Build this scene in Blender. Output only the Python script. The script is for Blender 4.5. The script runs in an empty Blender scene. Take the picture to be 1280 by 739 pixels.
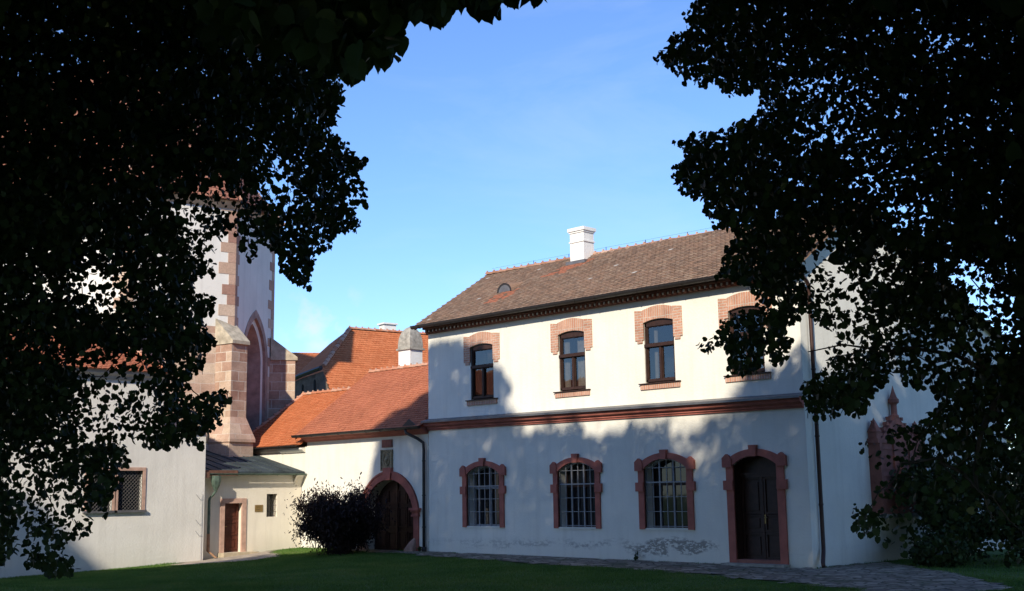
import bpy, math, random
import numpy as np
from mathutils import Vector, Matrix
from mathutils.geometry import delaunay_2d_cdt
random.seed(7); rng = np.random.default_rng(11)
SC = bpy.context.scene
COL = SC.collection
rad = math.radians

# ---------------------------------------------------------------- camera
PITCH, ROLL, YAW, FOC = rad(9.4253), rad(-0.8666), rad(44.7606), 1500.0
CAM = np.array([32.239, -28.207, 2.0])
vv = np.array([-math.sin(YAW)*math.cos(PITCH), math.cos(YAW)*math.cos(PITCH), math.sin(PITCH)])
rr = np.cross(vv, [0, 0, 1.]); rr /= np.linalg.norm(rr); uu = np.cross(rr, vv)
c_, s_ = math.cos(ROLL), math.sin(ROLL)
rr, uu = rr*c_ + uu*s_, uu*c_ - rr*s_
cd = bpy.data.cameras.new('camera'); cam = bpy.data.objects.new('camera', cd); COL.objects.link(cam)
cd.sensor_width = 36; cd.lens = 36*FOC/1280; cd.clip_start = .1; cd.clip_end = 3000
M = Matrix.Identity(4)
for i in range(3):
    M[i][0] = rr[i]; M[i][1] = uu[i]; M[i][2] = -vv[i]; M[i][3] = CAM[i]
cam.matrix_world = M
SC.camera = cam
SC.render.resolution_x = 1024; SC.render.resolution_y = 591
def unproj(px, py, d):
    return CAM + d*(vv + (px-640)/FOC*rr - (py-369.5)/FOC*uu)
def project(p):
    q = np.asarray(p, float) - CAM
    z = q@vv
    zz = np.where(np.abs(z) < 1e-3, 1e-3, z)
    return 640 + FOC*(q@rr)/zz, 369.5 - FOC*(q@uu)/zz, z

# ---------------------------------------------------------------- world, sun
SAZ, SEL = rad(-64), rad(30)
sunv = np.array([math.cos(SAZ)*math.cos(SEL), math.sin(SAZ)*math.cos(SEL), math.sin(SEL)])
W = bpy.data.worlds.new("World"); SC.world = W; W.use_nodes = True
nt = W.node_tree; bg = nt.nodes['Background']
sk = nt.nodes.new('ShaderNodeTexSky'); sk.sky_type = 'NISHITA'; sk.sun_disc = False
sk.sun_elevation = SEL; sk.sun_rotation = math.pi/2 - SAZ
sk.air_density = 1.0; sk.dust_density = .12; sk.ozone_density = 2.2; sk.altitude = 200
tcw = nt.nodes.new('ShaderNodeTexCoord'); mpw = nt.nodes.new('ShaderNodeMapping'); mpw.inputs['Scale'].default_value = (1.6, 1.6, 5.5)
mpw.inputs['Rotation'].default_value = (.1, .25, .4)
nzw = nt.nodes.new('ShaderNodeTexNoise'); nzw.inputs['Scale'].default_value = 2.2; nzw.inputs['Detail'].default_value = 7; nzw.inputs['Roughness'].default_value = .6; nzw.inputs['Distortion'].default_value = .6
rpw = nt.nodes.new('ShaderNodeValToRGB'); rpw.color_ramp.elements[0].position = .5; rpw.color_ramp.elements[1].position = .85
rpw.color_ramp.elements[1].color = (.16, .16, .16, 1)
mxw = nt.nodes.new('ShaderNodeMixRGB'); mxw.inputs[2].default_value = (5.6, 6.2, 7.6, 1)
L = nt.links.new
L(tcw.outputs['Generated'], mpw.inputs[0]); L(mpw.outputs[0], nzw.inputs[0]); L(nzw.outputs[0], rpw.inputs[0])
tnt = nt.nodes.new('ShaderNodeMixRGB'); tnt.blend_type = 'MULTIPLY'; tnt.inputs[0].default_value = 1; tnt.inputs[2].default_value = (.76, .955, 1.30, 1)
L(sk.outputs[0], tnt.inputs[1]); L(rpw.outputs[0], mxw.inputs[0]); L(tnt.outputs[0], mxw.inputs[1])
# two small faint clouds low over the roofs
d0 = vv+(402-640)/FOC*rr-(405-369.5)/FOC*uu; d0 /= np.linalg.norm(d0)
dt = nt.nodes.new('ShaderNodeVectorMath'); dt.operation = 'DISTANCE'; dt.inputs[1].default_value = tuple(d0); nrm = nt.nodes.new('ShaderNodeVectorMath'); nrm.operation = 'NORMALIZE'
mr = nt.nodes.new('ShaderNodeMapRange'); mr.interpolation_type = 'SMOOTHSTEP'; mr.inputs[1].default_value = .052; mr.inputs[2].default_value = .008
nz2 = nt.nodes.new('ShaderNodeTexNoise'); nz2.inputs['Scale'].default_value = 38; nz2.inputs['Detail'].default_value = 6; rp2 = nt.nodes.new('ShaderNodeValToRGB'); rp2.color_ramp.elements[0].position = .50; rp2.color_ramp.elements[1].position = .72
mm_ = nt.nodes.new('ShaderNodeMath'); mm_.operation = 'MULTIPLY'; mm3 = nt.nodes.new('ShaderNodeMath'); mm3.operation = 'MULTIPLY'; mm3.inputs[1].default_value = .55
mx2 = nt.nodes.new('ShaderNodeMixRGB'); mx2.inputs[2].default_value = (6.0, 5.5, 7.6, 1)
L(tcw.outputs['Generated'], nrm.inputs[0]); L(nrm.outputs[0], dt.inputs[0]); L(dt.outputs['Value'], mr.inputs[0]); L(nrm.outputs[0], nz2.inputs[0]); L(nz2.outputs[0], rp2.inputs[0])
L(mr.outputs[0], mm_.inputs[0]); L(rp2.outputs[0], mm_.inputs[1]); L(mm_.outputs[0], mm3.inputs[0]); L(mm3.outputs[0], mx2.inputs[0]); L(mxw.outputs[0], mx2.inputs[1]); L(mx2.outputs[0], bg.inputs[0])
bg.inputs[1].default_value = .148
sl = bpy.data.lights.new('sun', 'SUN'); sl.energy = 4.9; sl.angle = rad(.8); sl.color = (1, .905, .735)
so = bpy.data.objects.new('sun', sl); COL.objects.link(so)
so.rotation_euler = Vector(sunv).to_track_quat('Z', 'Y').to_euler(); so.location = (20, -30, 40)
vs = SC.view_settings; vs.view_transform = 'Standard'; vs.look = 'None'; vs.exposure = 0.2; vs.gamma = 1

# ---------------------------------------------------------------- materials
def newmat(name):
    m = bpy.data.materials.new(name); m.use_nodes = True
    return m, m.node_tree, m.node_tree.nodes['Principled BSDF']
def nd(t, kind, **kw):
    n = t.nodes.new(kind)
    for k, v in kw.items():
        if hasattr(n, k): setattr(n, k, v)
        else: n.inputs[k.replace('_', ' ')].default_value = v
    return n
def ramp(t, src, stops):
    r = t.nodes.new('ShaderNodeValToRGB'); e = r.color_ramp.elements
    while len(e) < len(stops): e.new(.5)
    for el, (p, c) in zip(e, stops):
        el.position = p; el.color = (c[0], c[1], c[2], 1) if hasattr(c, '__len__') else (c, c, c, 1)
    t.links.new(src, r.inputs[0]); return r.outputs[0]
def mix(t, fac, a, b, mode='MIX'):
    m = t.nodes.new('ShaderNodeMixRGB'); m.blend_type = mode
    for i, s in enumerate((fac, a, b)):
        if hasattr(s, 'is_output'): t.links.new(s, m.inputs[i])
        elif i == 0: m.inputs[0].default_value = s
        else: m.inputs[i].default_value = (s[0], s[1], s[2], 1)
    return m.outputs[0]
def bump(t, b, src, st, dist=.02):
    n = t.nodes.new('ShaderNodeBump'); n.inputs['Strength'].default_value = st; n.inputs['Distance'].default_value = dist
    t.links.new(src, n.inputs['Height']); t.links.new(n.outputs[0], b.inputs['Normal'])
def simple(name, col, rough=.8, var=.15, scale=6., bmp=0.2, metal=0., spec=.3, vscale=None):
    m, t, b = newmat(name); tc = nd(t, 'ShaderNodeTexCoord')
    n = nd(t, 'ShaderNodeTexNoise', Scale=scale, Detail=6., Roughness=.6); t.links.new(tc.outputs['Object'], n.inputs[0])
    d = tuple(c*(1-var) for c in col); l = tuple(min(1, c*(1+var)) for c in col)
    t.links.new(ramp(t, n.outputs[0], [(.3, d), (.7, l)]), b.inputs['Base Color'])
    b.inputs['Roughness'].default_value = rough; b.inputs['Metallic'].default_value = metal; b.inputs['Specular IOR Level'].default_value = spec
    if bmp: bump(t, b, n.outputs[0], bmp)
    return m
def plaster(name, col, stain=0.0, zlo=.15, zhi=.75, seedx=0):
    m, t, b = newmat(name); tc = nd(t, 'ShaderNodeTexCoord'); g = nd(t, 'ShaderNodeNewGeometry')
    n = nd(t, 'ShaderNodeTexNoise', Scale=.55, Detail=5., Roughness=.65); t.links.new(g.outputs['Position'], n.inputs[0])
    mp = nd(t, 'ShaderNodeMapping'); mp.inputs['Scale'].default_value = (2.2, 2.2, .22); t.links.new(g.outputs['Position'], mp.inputs[0])
    n2 = nd(t, 'ShaderNodeTexNoise', Scale=1.6, Detail=5., Roughness=.6); t.links.new(mp.outputs[0], n2.inputs[0])
    f = nd(t, 'ShaderNodeTexNoise', Scale=16., Detail=6., Roughness=.6); t.links.new(g.outputs['Position'], f.inputs[0])
    c1 = ramp(t, n.outputs[0], [(.3, [x*.89 for x in col]), (.68, [min(1, x*1.03) for x in col])])
    c2 = mix(t, ramp(t, n2.outputs[0], [(.48, 0.), (.76, .6)]), c1, [col[0]*.80, col[1]*.79, col[2]*.78])
    sx = nd(t, 'ShaderNodeSeparateXYZ'); t.links.new(g.outputs['Position'], sx.inputs[0])
    # rising damp and flaking near the ground
    lo = nd(t, 'ShaderNodeMapRange'); lo.inputs[1].default_value = 1.2; lo.inputs[2].default_value = -.3; t.links.new(sx.outputs[2], lo.inputs[0])
    dm = nd(t, 'ShaderNodeMath', operation='MULTIPLY'); t.links.new(lo.outputs[0], dm.inputs[0]); t.links.new(n.outputs[0], dm.inputs[1])
    c3 = mix(t, ramp(t, dm.outputs[0], [(.2, 0.), (.6, .4)]), c2, [col[0]*.62, col[1]*.58, col[2]*.52])
    out = c3
    if stain > 0:
        mp3 = nd(t, 'ShaderNodeMapping'); mp3.inputs['Scale'].default_value = (1, 1, 2.2); mp3.inputs['Location'].default_value = (seedx, 0, 0); t.links.new(g.outputs['Position'], mp3.inputs[0])
        n3 = nd(t, 'ShaderNodeTexNoise', Scale=5., Detail=8., Roughness=.75); t.links.new(mp3.outputs[0], n3.inputs[0])
        n4 = nd(t, 'ShaderNodeTexNoise', Scale=.9, Detail=2.); t.links.new(mp3.outputs[0], n4.inputs[0])
        a = ramp(t, n3.outputs[0], [(.45, 0.), (.53, 1.)]); bnd = nd(t, 'ShaderNodeMapRange'); bnd.interpolation_type = 'SMOOTHSTEP'
        zd = nd(t, 'ShaderNodeMath', operation='MULTIPLY_ADD'); zd.inputs[1].default_value = .75; t.links.new(n4.outputs[0], zd.inputs[0]); zs_ = nd(t, 'ShaderNodeMath', operation='SUBTRACT'); zs_.inputs[1].default_value = .375; t.links.new(sx.outputs[2], zs_.inputs[0]); t.links.new(zs_.outputs[0], zd.inputs[2])
        z1 = ramp(t, zd.outputs[0], [(zlo, 0.), ((zlo+zhi)/2, 1.), (zhi, 0.)])
        q = mix(t, 1., a, z1, 'MULTIPLY'); q = mix(t, 1., q, ramp(t, n4.outputs[0], [(.33, .4*stain), (.5, stain)]), 'MULTIPLY')
        xr = nd(t, 'ShaderNodeMath', operation='DIVIDE'); xr.inputs[1].default_value = 15.; t.links.new(sx.outputs[0], xr.inputs[0])
        q = mix(t, 1., q, ramp(t, xr.outputs[0], [(.05, .15), (.62, .35), (.67, 1.), (.77, 1.), (.82, .1)]), 'MULTIPLY'); q = ramp(t, q, [(.06, 0.), (.32, .9)]); out = mix(t, q, c3, (.27, .25, .225))
    t.links.new(out, b.inputs['Base Color']); b.inputs['Roughness'].default_value = .92; b.inputs['Specular IOR Level'].default_value = .15
    ad = nd(t, 'ShaderNodeMath', operation='ADD'); t.links.new(f.outputs[0], ad.inputs[0]); t.links.new(n.outputs[0], ad.inputs[1])
    bump(t, b, ad.outputs[0], .35, .03)
    return m
def tiles(name, cols, rough=.85):
    m, t, b = newmat(name); a = nd(t, 'ShaderNodeAttribute', attribute_name='rnd'); g = nd(t, 'ShaderNodeNewGeometry')
    c = ramp(t, a.outputs['Fac'], [(i/(len(cols)-1), x) for i, x in enumerate(cols)])
    n = nd(t, 'ShaderNodeTexNoise', Scale=.8, Detail=5.); t.links.new(g.outputs['Position'], n.inputs[0])
    n2 = nd(t, 'ShaderNodeTexNoise', Scale=14., Detail=4.); t.links.new(g.outputs['Position'], n2.inputs[0])
    c = mix(t, 1., c, ramp(t, n.outputs[0], [(.3, .86), (.7, 1.05)]), 'MULTIPLY')
    c = mix(t, 1., c, ramp(t, n2.outputs[0], [(.3, .84), (.65, 1.06)]), 'MULTIPLY')
    t.links.new(c, b.inputs['Base Color']); b.inputs['Roughness'].default_value = rough; b.inputs['Specular IOR Level'].default_value = .2
    bump(t, b, n2.outputs[0], .3, .01)
    return m
def bricks(name, c1, c2, mortar, bw, bh, ms, off=.5, rough=.9, bmp=.5, big=0.0, squash=1.):
    m, t, b = newmat(name); uv = nd(t, 'ShaderNodeUVMap')
    nw = nd(t, 'ShaderNodeTexNoise', Scale=3., Detail=3.); t.links.new(uv.outputs[0], nw.inputs[0])
    wob = nd(t, 'ShaderNodeVectorMath', operation='SCALE'); wob.inputs['Scale'].default_value = bh*.10; t.links.new(nw.outputs['Color'], wob.inputs[0])
    ad = nd(t, 'ShaderNodeVectorMath', operation='ADD'); t.links.new(uv.outputs[0], ad.inputs[0]); t.links.new(wob.outputs[0], ad.inputs[1])
    k = nd(t, 'ShaderNodeTexBrick', offset=off, squash=squash, squash_frequency=3); t.links.new(ad.outputs[0], k.inputs[0])
    k.inputs['Color1'].default_value = (*c1, 1); k.inputs['Color2'].default_value = (*c2, 1); k.inputs['Mortar'].default_value = (*mortar, 1)
    k.inputs['Scale'].default_value = 1; k.inputs['Mortar Size'].default_value = ms; k.inputs['Brick Width'].default_value = bw; k.inputs['Row Height'].default_value = bh
    k.inputs['Mortar Smooth'].default_value = .3
    n = nd(t, 'ShaderNodeTexNoise', Scale=1.3, Detail=7., Roughness=.7); t.links.new(uv.outputs[0], n.inputs[0])
    n2 = nd(t, 'ShaderNodeTexNoise', Scale=18., Detail=5., Roughness=.7); t.links.new(uv.outputs[0], n2.inputs[0])
    c = mix(t, 1., k.outputs[0], ramp(t, n.outputs[0], [(.3, .72), (.7, 1.15)]), 'MULTIPLY')
    c = mix(t, 1., c, ramp(t, n2.outputs[0], [(.3, .82), (.7, 1.1)]), 'MULTIPLY')
    if big: c = mix(t, ramp(t, n.outputs[0], [(.5, 0.), (.72, big)]), c, (.55, .47, .38))
    t.links.new(c, b.inputs['Base Color']); b.inputs['Roughness'].default_value = rough; b.inputs['Specular IOR Level'].default_value = .2
    hs = mix(t, .5, k.outputs['Fac'], n2.outputs[0]); inv = nd(t, 'ShaderNodeInvert'); t.links.new(k.outputs['Fac'], inv.inputs[1])
    hh = mix(t, .35, inv.outputs[0], n2.outputs[0]); bump(t, b, hh, bmp, .02)
    return m
def glassmat(name, col=(.012, .014, .017), rough=.03):
    m, t, b = newmat(name); tc = nd(t, 'ShaderNodeTexCoord')
    n = nd(t, 'ShaderNodeTexNoise', Scale=1.5, Detail=2.); t.links.new(tc.outputs['Object'], n.inputs[0]); bump(t, b, n.outputs[0], .12, .02)
    b.inputs['Base Color'].default_value = (*col, 1); b.inputs['Roughness'].default_value = rough; b.inputs['Specular IOR Level'].default_value = .5; b.inputs['IOR'].default_value = 1.5
    return m

def clearglass(name):
    m, t, b = newmat(name); t.nodes.remove(b); gl = nd(t, 'ShaderNodeBsdfGlossy'); gl.inputs['Roughness'].default_value = .02; gl.inputs['Color'].default_value = (.95, .97, 1, 1)
    tr = nd(t, 'ShaderNodeBsdfTransparent'); tr.inputs[0].default_value = (.62, .64, .64, 1); lw_ = nd(t, 'ShaderNodeFresnel'); lw_.inputs[0].default_value = 1.5
    mu = nd(t, 'ShaderNodeMath', operation='MULTIPLY_ADD'); mu.inputs[1].default_value = 1.6; mu.inputs[2].default_value = .04; mu.use_clamp = True; t.links.new(lw_.outputs[0], mu.inputs[0])
    tc = nd(t, 'ShaderNodeTexCoord'); n = nd(t, 'ShaderNodeTexNoise', Scale=1.4, Detail=1.); t.links.new(tc.outputs['Object'], n.inputs[0]); bm = nd(t, 'ShaderNodeBump'); bm.inputs['Strength'].default_value = .25; bm.inputs['Distance'].default_value = .02
    t.links.new(n.outputs[0], bm.inputs['Height']); t.links.new(bm.outputs[0], gl.inputs['Normal'])
    ms = nd(t, 'ShaderNodeMixShader'); t.links.new(mu.outputs[0], ms.inputs[0]); t.links.new(tr.outputs[0], ms.inputs[1]); t.links.new(gl.outputs[0], ms.inputs[2]); t.links.new(ms.outputs[0], t.nodes['Material Output'].inputs[0]); return m
m_clear = clearglass('clear_window_glass')
WHITE = (.82, .79, .71)
m_house = plaster('house_plaster', WHITE, .85, .18, .74)
m_wing = plaster('wing_plaster', (.82, .785, .70))
m_annex = plaster('annex_plaster', (.80, .73, .62))
m_chap = plaster('chapel_plaster', (.80, .765, .71))
m_church = plaster('church_plaster', (.74, .71, .66))
m_chim = plaster('chimney_plaster', (.84, .83, .80))
m_red = simple('red_painted_stone', (.38, .125, .095), .85, .24, 2.6, .35)
m_redd = simple('red_sandstone', (.30, .125, .098), .9, .3, 3., .5)
m_pink = simple('pink_sandstone', (.50, .32, .25), .9, .22, 4., .4)
m_brick = bricks('lintel_brick', (.53, .25, .17), (.62, .34, .24), (.60, .50, .42), .25, .08, .012)
m_brickv = bricks('soldier_brick', (.53, .25, .17), (.62, .34, .24), (.60, .50, .42), .083, .4, .012, 0.)
m_stone = bricks('sandstone_ashlar', (.40, .235, .17), (.60, .46, .34), (.64, .57, .48), .70, .40, .016, .5, .92, .5, .45, 1.25)
m_stonep = bricks('pink_rubble_ashlar', (.52, .34, .26), (.66, .52, .40), (.66, .56, .48), .8, .42, .012, .42, .92, .4, .35, 1.3)
m_rubble = bricks('dark_stone_wall', (.16, .12, .10), (.26, .20, .165), (.22, .18, .15), .5, .28, .02, .45, .95, .6, .2, 1.4)
m_weather = simple('weathered_stone', (.42, .36, .27), .95, .35, 3.5, .5)
m_gray = simple('lichen_stone', (.33, .31, .27), .95, .45, 5., .6)
m_step = simple('sandstone_step', (.46, .38, .27), .95, .2, 4., .5)
m_relief = simple('relief_stone', (.30, .24, .15), .95, .4, 12., 1.)
m_tileb = tiles('brown_tiles', [(.175, .12, .09), (.24, .155, .11), (.285, .18, .125), (.32, .195, .13), (.27, .19, .14), (.36, .25, .175)])
m_tileo = tiles('orange_tiles', [(.40, .135, .072), (.46, .16, .085), (.50, .178, .095), (.43, .145, .08)])
m_tilen = tiles('new_orange_tiles', [(.50, .15, .058), (.56, .185, .075), (.60, .20, .085)])
m_tilec = tiles('church_tiles', [(.24, .10, .07), (.32, .13, .085), (.38, .17, .11)])
m_ridge = tiles('ridge_tiles', [(.34, .17, .11), (.42, .24, .17), (.48, .33, .26)])
m_ridgeo = tiles('orange_ridge_tiles', [(.50, .19, .10), (.56, .27, .17), (.58, .36, .26)])
m_dark = simple('dark_metal', (.035, .030, .030), .5, .2, 8., .1, .3, .5)
m_brownpipe = simple('brown_pipe', (.05, .022, .018), .45, .2, 8., .05, .2, .5)
m_zinc = simple('grey_flashing', (.16, .155, .16), .5, .25, 3., .1, .4, .5)
m_green = simple('green_patina', (.10, .145, .115), .6, .35, 6., .2, .3, .4)
m_rust = simple('rust_red_metal', (.17, .085, .06), .7, .3, 6., .2, .2, .3)
m_seam = simple('seam_metal_roof', (.050, .064, .070), .75, .4, 1.6, .1, 0., .2)
m_wood = simple('brown_window_wood', (.040, .019, .014), .55, .3, 9., .2)
m_doorw = simple('dark_door_wood', (.045, .020, .015), .5, .35, 7., .3)
m_doorr = simple('red_brown_door_wood', (.10, .030, .018), .45, .3, 7., .3)
m_bar = simple('grey_painted_bars', (.27, .27, .28), .5, .15, 8., .05)
m_iron = simple('black_iron', (.03, .028, .027), .5, .2, 8., .1)
m_glass = glassmat('window_glass'); m_int = simple('dark_interior', (.02, .018, .018), .9, .3, 3., 0)
m_curt = simple('curtain', (.30, .27, .25), .95, .2, 10., .2)
m_curtd = simple('dark_curtain', (.07, .055, .05), .95, .2, 10., .2)
m_brass = simple('brass', (.30, .20, .08), .5, .15, 20., .1, .8)
m_bark = simple('bark', (.045, .036, .028), .95, .4, 10., .8)
def leafmat(name, cols, trans=.25):
    m, t, b = newmat(name); a = nd(t, 'ShaderNodeAttribute', attribute_name='rnd')
    c = ramp(t, a.outputs['Fac'], [(i/(len(cols)-1), x) for i, x in enumerate(cols)])
    t.links.new(c, b.inputs['Base Color']); b.inputs['Roughness'].default_value = .55; b.inputs['Specular IOR Level'].default_value = .25
    tr = nd(t, 'ShaderNodeBsdfTranslucent'); t.links.new(c, tr.inputs[0]); ms = nd(t, 'ShaderNodeMixShader'); ms.inputs[0].default_value = trans
    t.links.new(b.outputs[0], ms.inputs[1]); t.links.new(tr.outputs[0], ms.inputs[2]); t.links.new(ms.outputs[0], t.nodes['Material Output'].inputs[0])
    return m
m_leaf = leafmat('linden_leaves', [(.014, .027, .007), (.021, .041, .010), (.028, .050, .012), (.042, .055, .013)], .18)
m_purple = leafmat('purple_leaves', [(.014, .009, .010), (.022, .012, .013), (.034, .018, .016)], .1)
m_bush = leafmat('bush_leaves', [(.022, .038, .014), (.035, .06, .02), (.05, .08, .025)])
m_far = leafmat('far_leaves', [(.04, .06, .02), (.06, .09, .028), (.09, .11, .04)])

# ---------------------------------------------------------------- helpers
class Fr:                                   # wall frame: u along the wall, d outward, z up
    def __init__(s, x, y, ang, z=0):
        s.o = np.array([x, y, z], float); a = rad(ang)
        s.u = np.array([math.cos(a), math.sin(a), 0]); s.n = np.array([math.sin(a), -math.cos(a), 0])
    def P(s, u, d, z): return s.o + s.u*u + s.n*d + np.array([0, 0, z])
WF = Fr(0, 0, 0)
class MB:
    def __init__(s): s.v = []; s.f = []; s.uv = []; s.r = []; s.mi = []
    def face(s, pts, uv=None, r=0., mi=0):
        i = len(s.v); s.v += [tuple(map(float, p)) for p in pts]; s.f.append(tuple(range(i, i+len(pts))))
        s.uv.append(uv if uv else [(0, 0)]*len(pts)); s.r.append(r); s.mi.append(mi)
    def lface(s, F, pts, r=0., mi=0):       # local (u,d,z) points, uv by dominant axis
        a = np.array(pts, float); n = np.zeros(3)
        for k in range(len(a)):
            p, q = a[k], a[(k+1) % len(a)]; n += np.cross(p, q)
        k = int(np.argmax(np.abs(n))); ij = {0: (1, 2), 1: (0, 2), 2: (0, 1)}[k]
        s.face([F.P(*p) for p in a], [(p[ij[0]], p[ij[1]]) for p in a], r, mi)
    def box(s, F, u0, u1, d0, d1, z0, z1, r=0., mi=0):
        c = [(u0, d1, z0), (u1, d1, z0), (u1, d1, z1), (u0, d1, z1), (u0, d0, z0), (u1, d0, z0), (u1, d0, z1), (u0, d0, z1)]
        for f in ((0, 1, 2, 3), (5, 4, 7, 6), (4, 0, 3, 7), (1, 5, 6, 2), (3, 2, 6, 7), (4, 5, 1, 0)): s.lface(F, [c[k] for k in f], r, mi)
    def prism(s, F, pts, d0, d1, r=0., mi=0):   # polygon (u,z) extruded from d0 to d1
        s.lface(F, [(u, d1, z) for u, z in pts], r, mi); s.lface(F, [(u, d0, z) for u, z in pts[::-1]], r, mi)
        n = len(pts)
        for k in range(n):
            a, b = pts[k], pts[(k+1) % n]; s.lface(F, [(a[0], d1, a[1]), (a[0], d0, a[1]), (b[0], d0, b[1]), (b[0], d1, b[1])], r, mi)
    def strip(s, F, inner, outer, d0, d1, r=0.):   # band between two polylines of equal length
        for k in range(len(inner)-1):
            s.prism(F, [inner[k], inner[k+1], outer[k+1], outer[k]], d0, d1, r)
    def sweep(s, F, prof, u0, u1, z0=0., z1=0., ends=True):   # (d,z) profile along u, optional tilt
        n = len(prof)
        for k in range(n):
            a, b = prof[k], prof[(k+1) % n]
            s.lface(F, [(u0, a[0], a[1]+z0), (u0, b[0], b[1]+z0), (u1, b[0], b[1]+z1), (u1, a[0], a[1]+z1)])
        if ends:
            s.lface(F, [(u0, p[0], p[1]+z0) for p in prof[::-1]]); s.lface(F, [(u1, p[0], p[1]+z1) for p in prof])
    def tube(s, pts, rads, n=8, cap=True, r=0.):
        pts = [np.array(p, float) for p in pts]
        if not hasattr(rads, '__len__'): rads = [rads]*len(pts)
        rings = []; up = None
        for k, p in enumerate(pts):
            t = pts[min(k+1, len(pts)-1)] - pts[max(k-1, 0)]; t /= np.linalg.norm(t)+1e-9
            if up is None: up = np.array([0, 0, 1.]) if abs(t[2]) < .9 else np.array([1., 0, 0])
            a = np.cross(t, up); a /= np.linalg.norm(a)+1e-9; b = np.cross(a, t); up = b
            rings.append([p + rads[k]*(a*math.cos(2*math.pi*j/n)+b*math.sin(2*math.pi*j/n)) for j in range(n)])
        i0 = len(s.v)
        for rg in rings: s.v += [tuple(q) for q in rg]
        for k in range(len(rings)-1):
            for j in range(n):
                a = i0+k*n+j; b = i0+k*n+(j+1) % n
                s.f.append((a, b, b+n, a+n)); s.uv.append([(0, 0)]*4); s.r.append(r); s.mi.append(0)
        if cap:
            for base, rev in ((i0, True), (i0+(len(rings)-1)*n, False)):
                ix = tuple(range(base, base+n)); s.f.append(ix[::-1] if rev else ix); s.uv.append([(0, 0)]*n); s.r.append(r); s.mi.append(0)
    def build(s, name, mat, parent=None, smooth=False):
        me = bpy.data.meshes.new(name); off = Vector((0, 0, 0)); p = parent
        while p is not None: off += p.location; p = p.parent
        me.from_pydata([(a[0]-off.x, a[1]-off.y, a[2]-off.z) for a in s.v], [], s.f)
        ul = me.uv_layers.new(name='UVMap'); flat = [c for f in s.uv for q in f for c in q]; ul.data.foreach_set('uv', flat)
        at = me.attributes.new('rnd', 'FLOAT', 'FACE'); at.data.foreach_set('value', s.r)
        for mm in (mat if isinstance(mat, (list, tuple)) else [mat]): me.materials.append(mm)
        me.polygons.foreach_set('material_index', s.mi)
        if smooth: me.polygons.foreach_set('use_smooth', [True]*len(me.polygons))
        me.update()
        o = bpy.data.objects.new(name, me); COL.objects.link(o)
        if parent is not None: o.parent = parent
        return o
def tag(o, label=None, cat=None, group=None, kind=None):
    if label: o['label'] = label
    if cat: o['category'] = cat
    if group: o['group'] = group
    if kind: o['kind'] = kind
    return o
def thing(name, loc, label, cat, group=None):
    o = bpy.data.objects.new(name, None); o.empty_display_size = .3; COL.objects.link(o); o.location = loc
    return tag(o, label, cat, group)
def arc(u0, u1, zs, zc, n=12):              # arc from (u1,zs) over (mid,zc) to (u0,zs)
    h = zc-zs; w = (u1-u0)/2; R_ = (w*w+h*h)/(2*h); cz = zc-R_; cu = (u0+u1)/2; a = math.atan2(zs-cz, w)
    return [(cu+R_*math.cos(t), cz+R_*math.sin(t)) for t in np.linspace(a, math.pi-a, n+1)]
def inpoly(poly, x, y):
    x = np.asarray(x, float); y = np.asarray(y, float); ins = np.zeros(x.shape, bool); n = len(poly); j = n-1
    for i in range(n):
        xi, yi = poly[i]; xj, yj = poly[j]
        if yi != yj: ins ^= ((yi > y) != (yj > y)) & (x < (xj-xi)*(y-yi)/(yj-yi)+xi)
        j = i
    return ins
def wall(mb, F, outer, holes=(), reveal=.3, d=0., revs=None):
    vs_, es = [], []
    for lp in [outer]+list(holes):
        i = len(vs_); vs_ += [Vector(p) for p in lp]; es += [(i+k, i+(k+1) % len(lp)) for k in range(len(lp))]
    us = [p[0] for p in outer]; zs = [p[1] for p in outer]
    r_ = delaunay_2d_cdt(vs_, es, [], 0, 1e-5); V, Fc = r_[0], r_[2]
    for f in Fc:
        c = (sum(V[i].x for i in f)/len(f), sum(V[i].y for i in f)/len(f))
        if not inpoly(outer, [c[0]], [c[1]])[0] or any(inpoly(h, [c[0]], [c[1]])[0] for h in holes): continue
        mb.lface(F, [(V[i].x, d, V[i].y) for i in f])
    for k, h in enumerate(holes):
        rv = revs[k] if revs else reveal
        for j in range(len(h)):
            a, b = h[j], h[(j+1) % len(h)]; mb.lface(F, [(a[0], d, a[1]), (b[0], d, b[1]), (b[0], d-rv, b[1]), (a[0], d-rv, a[1])])
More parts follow.
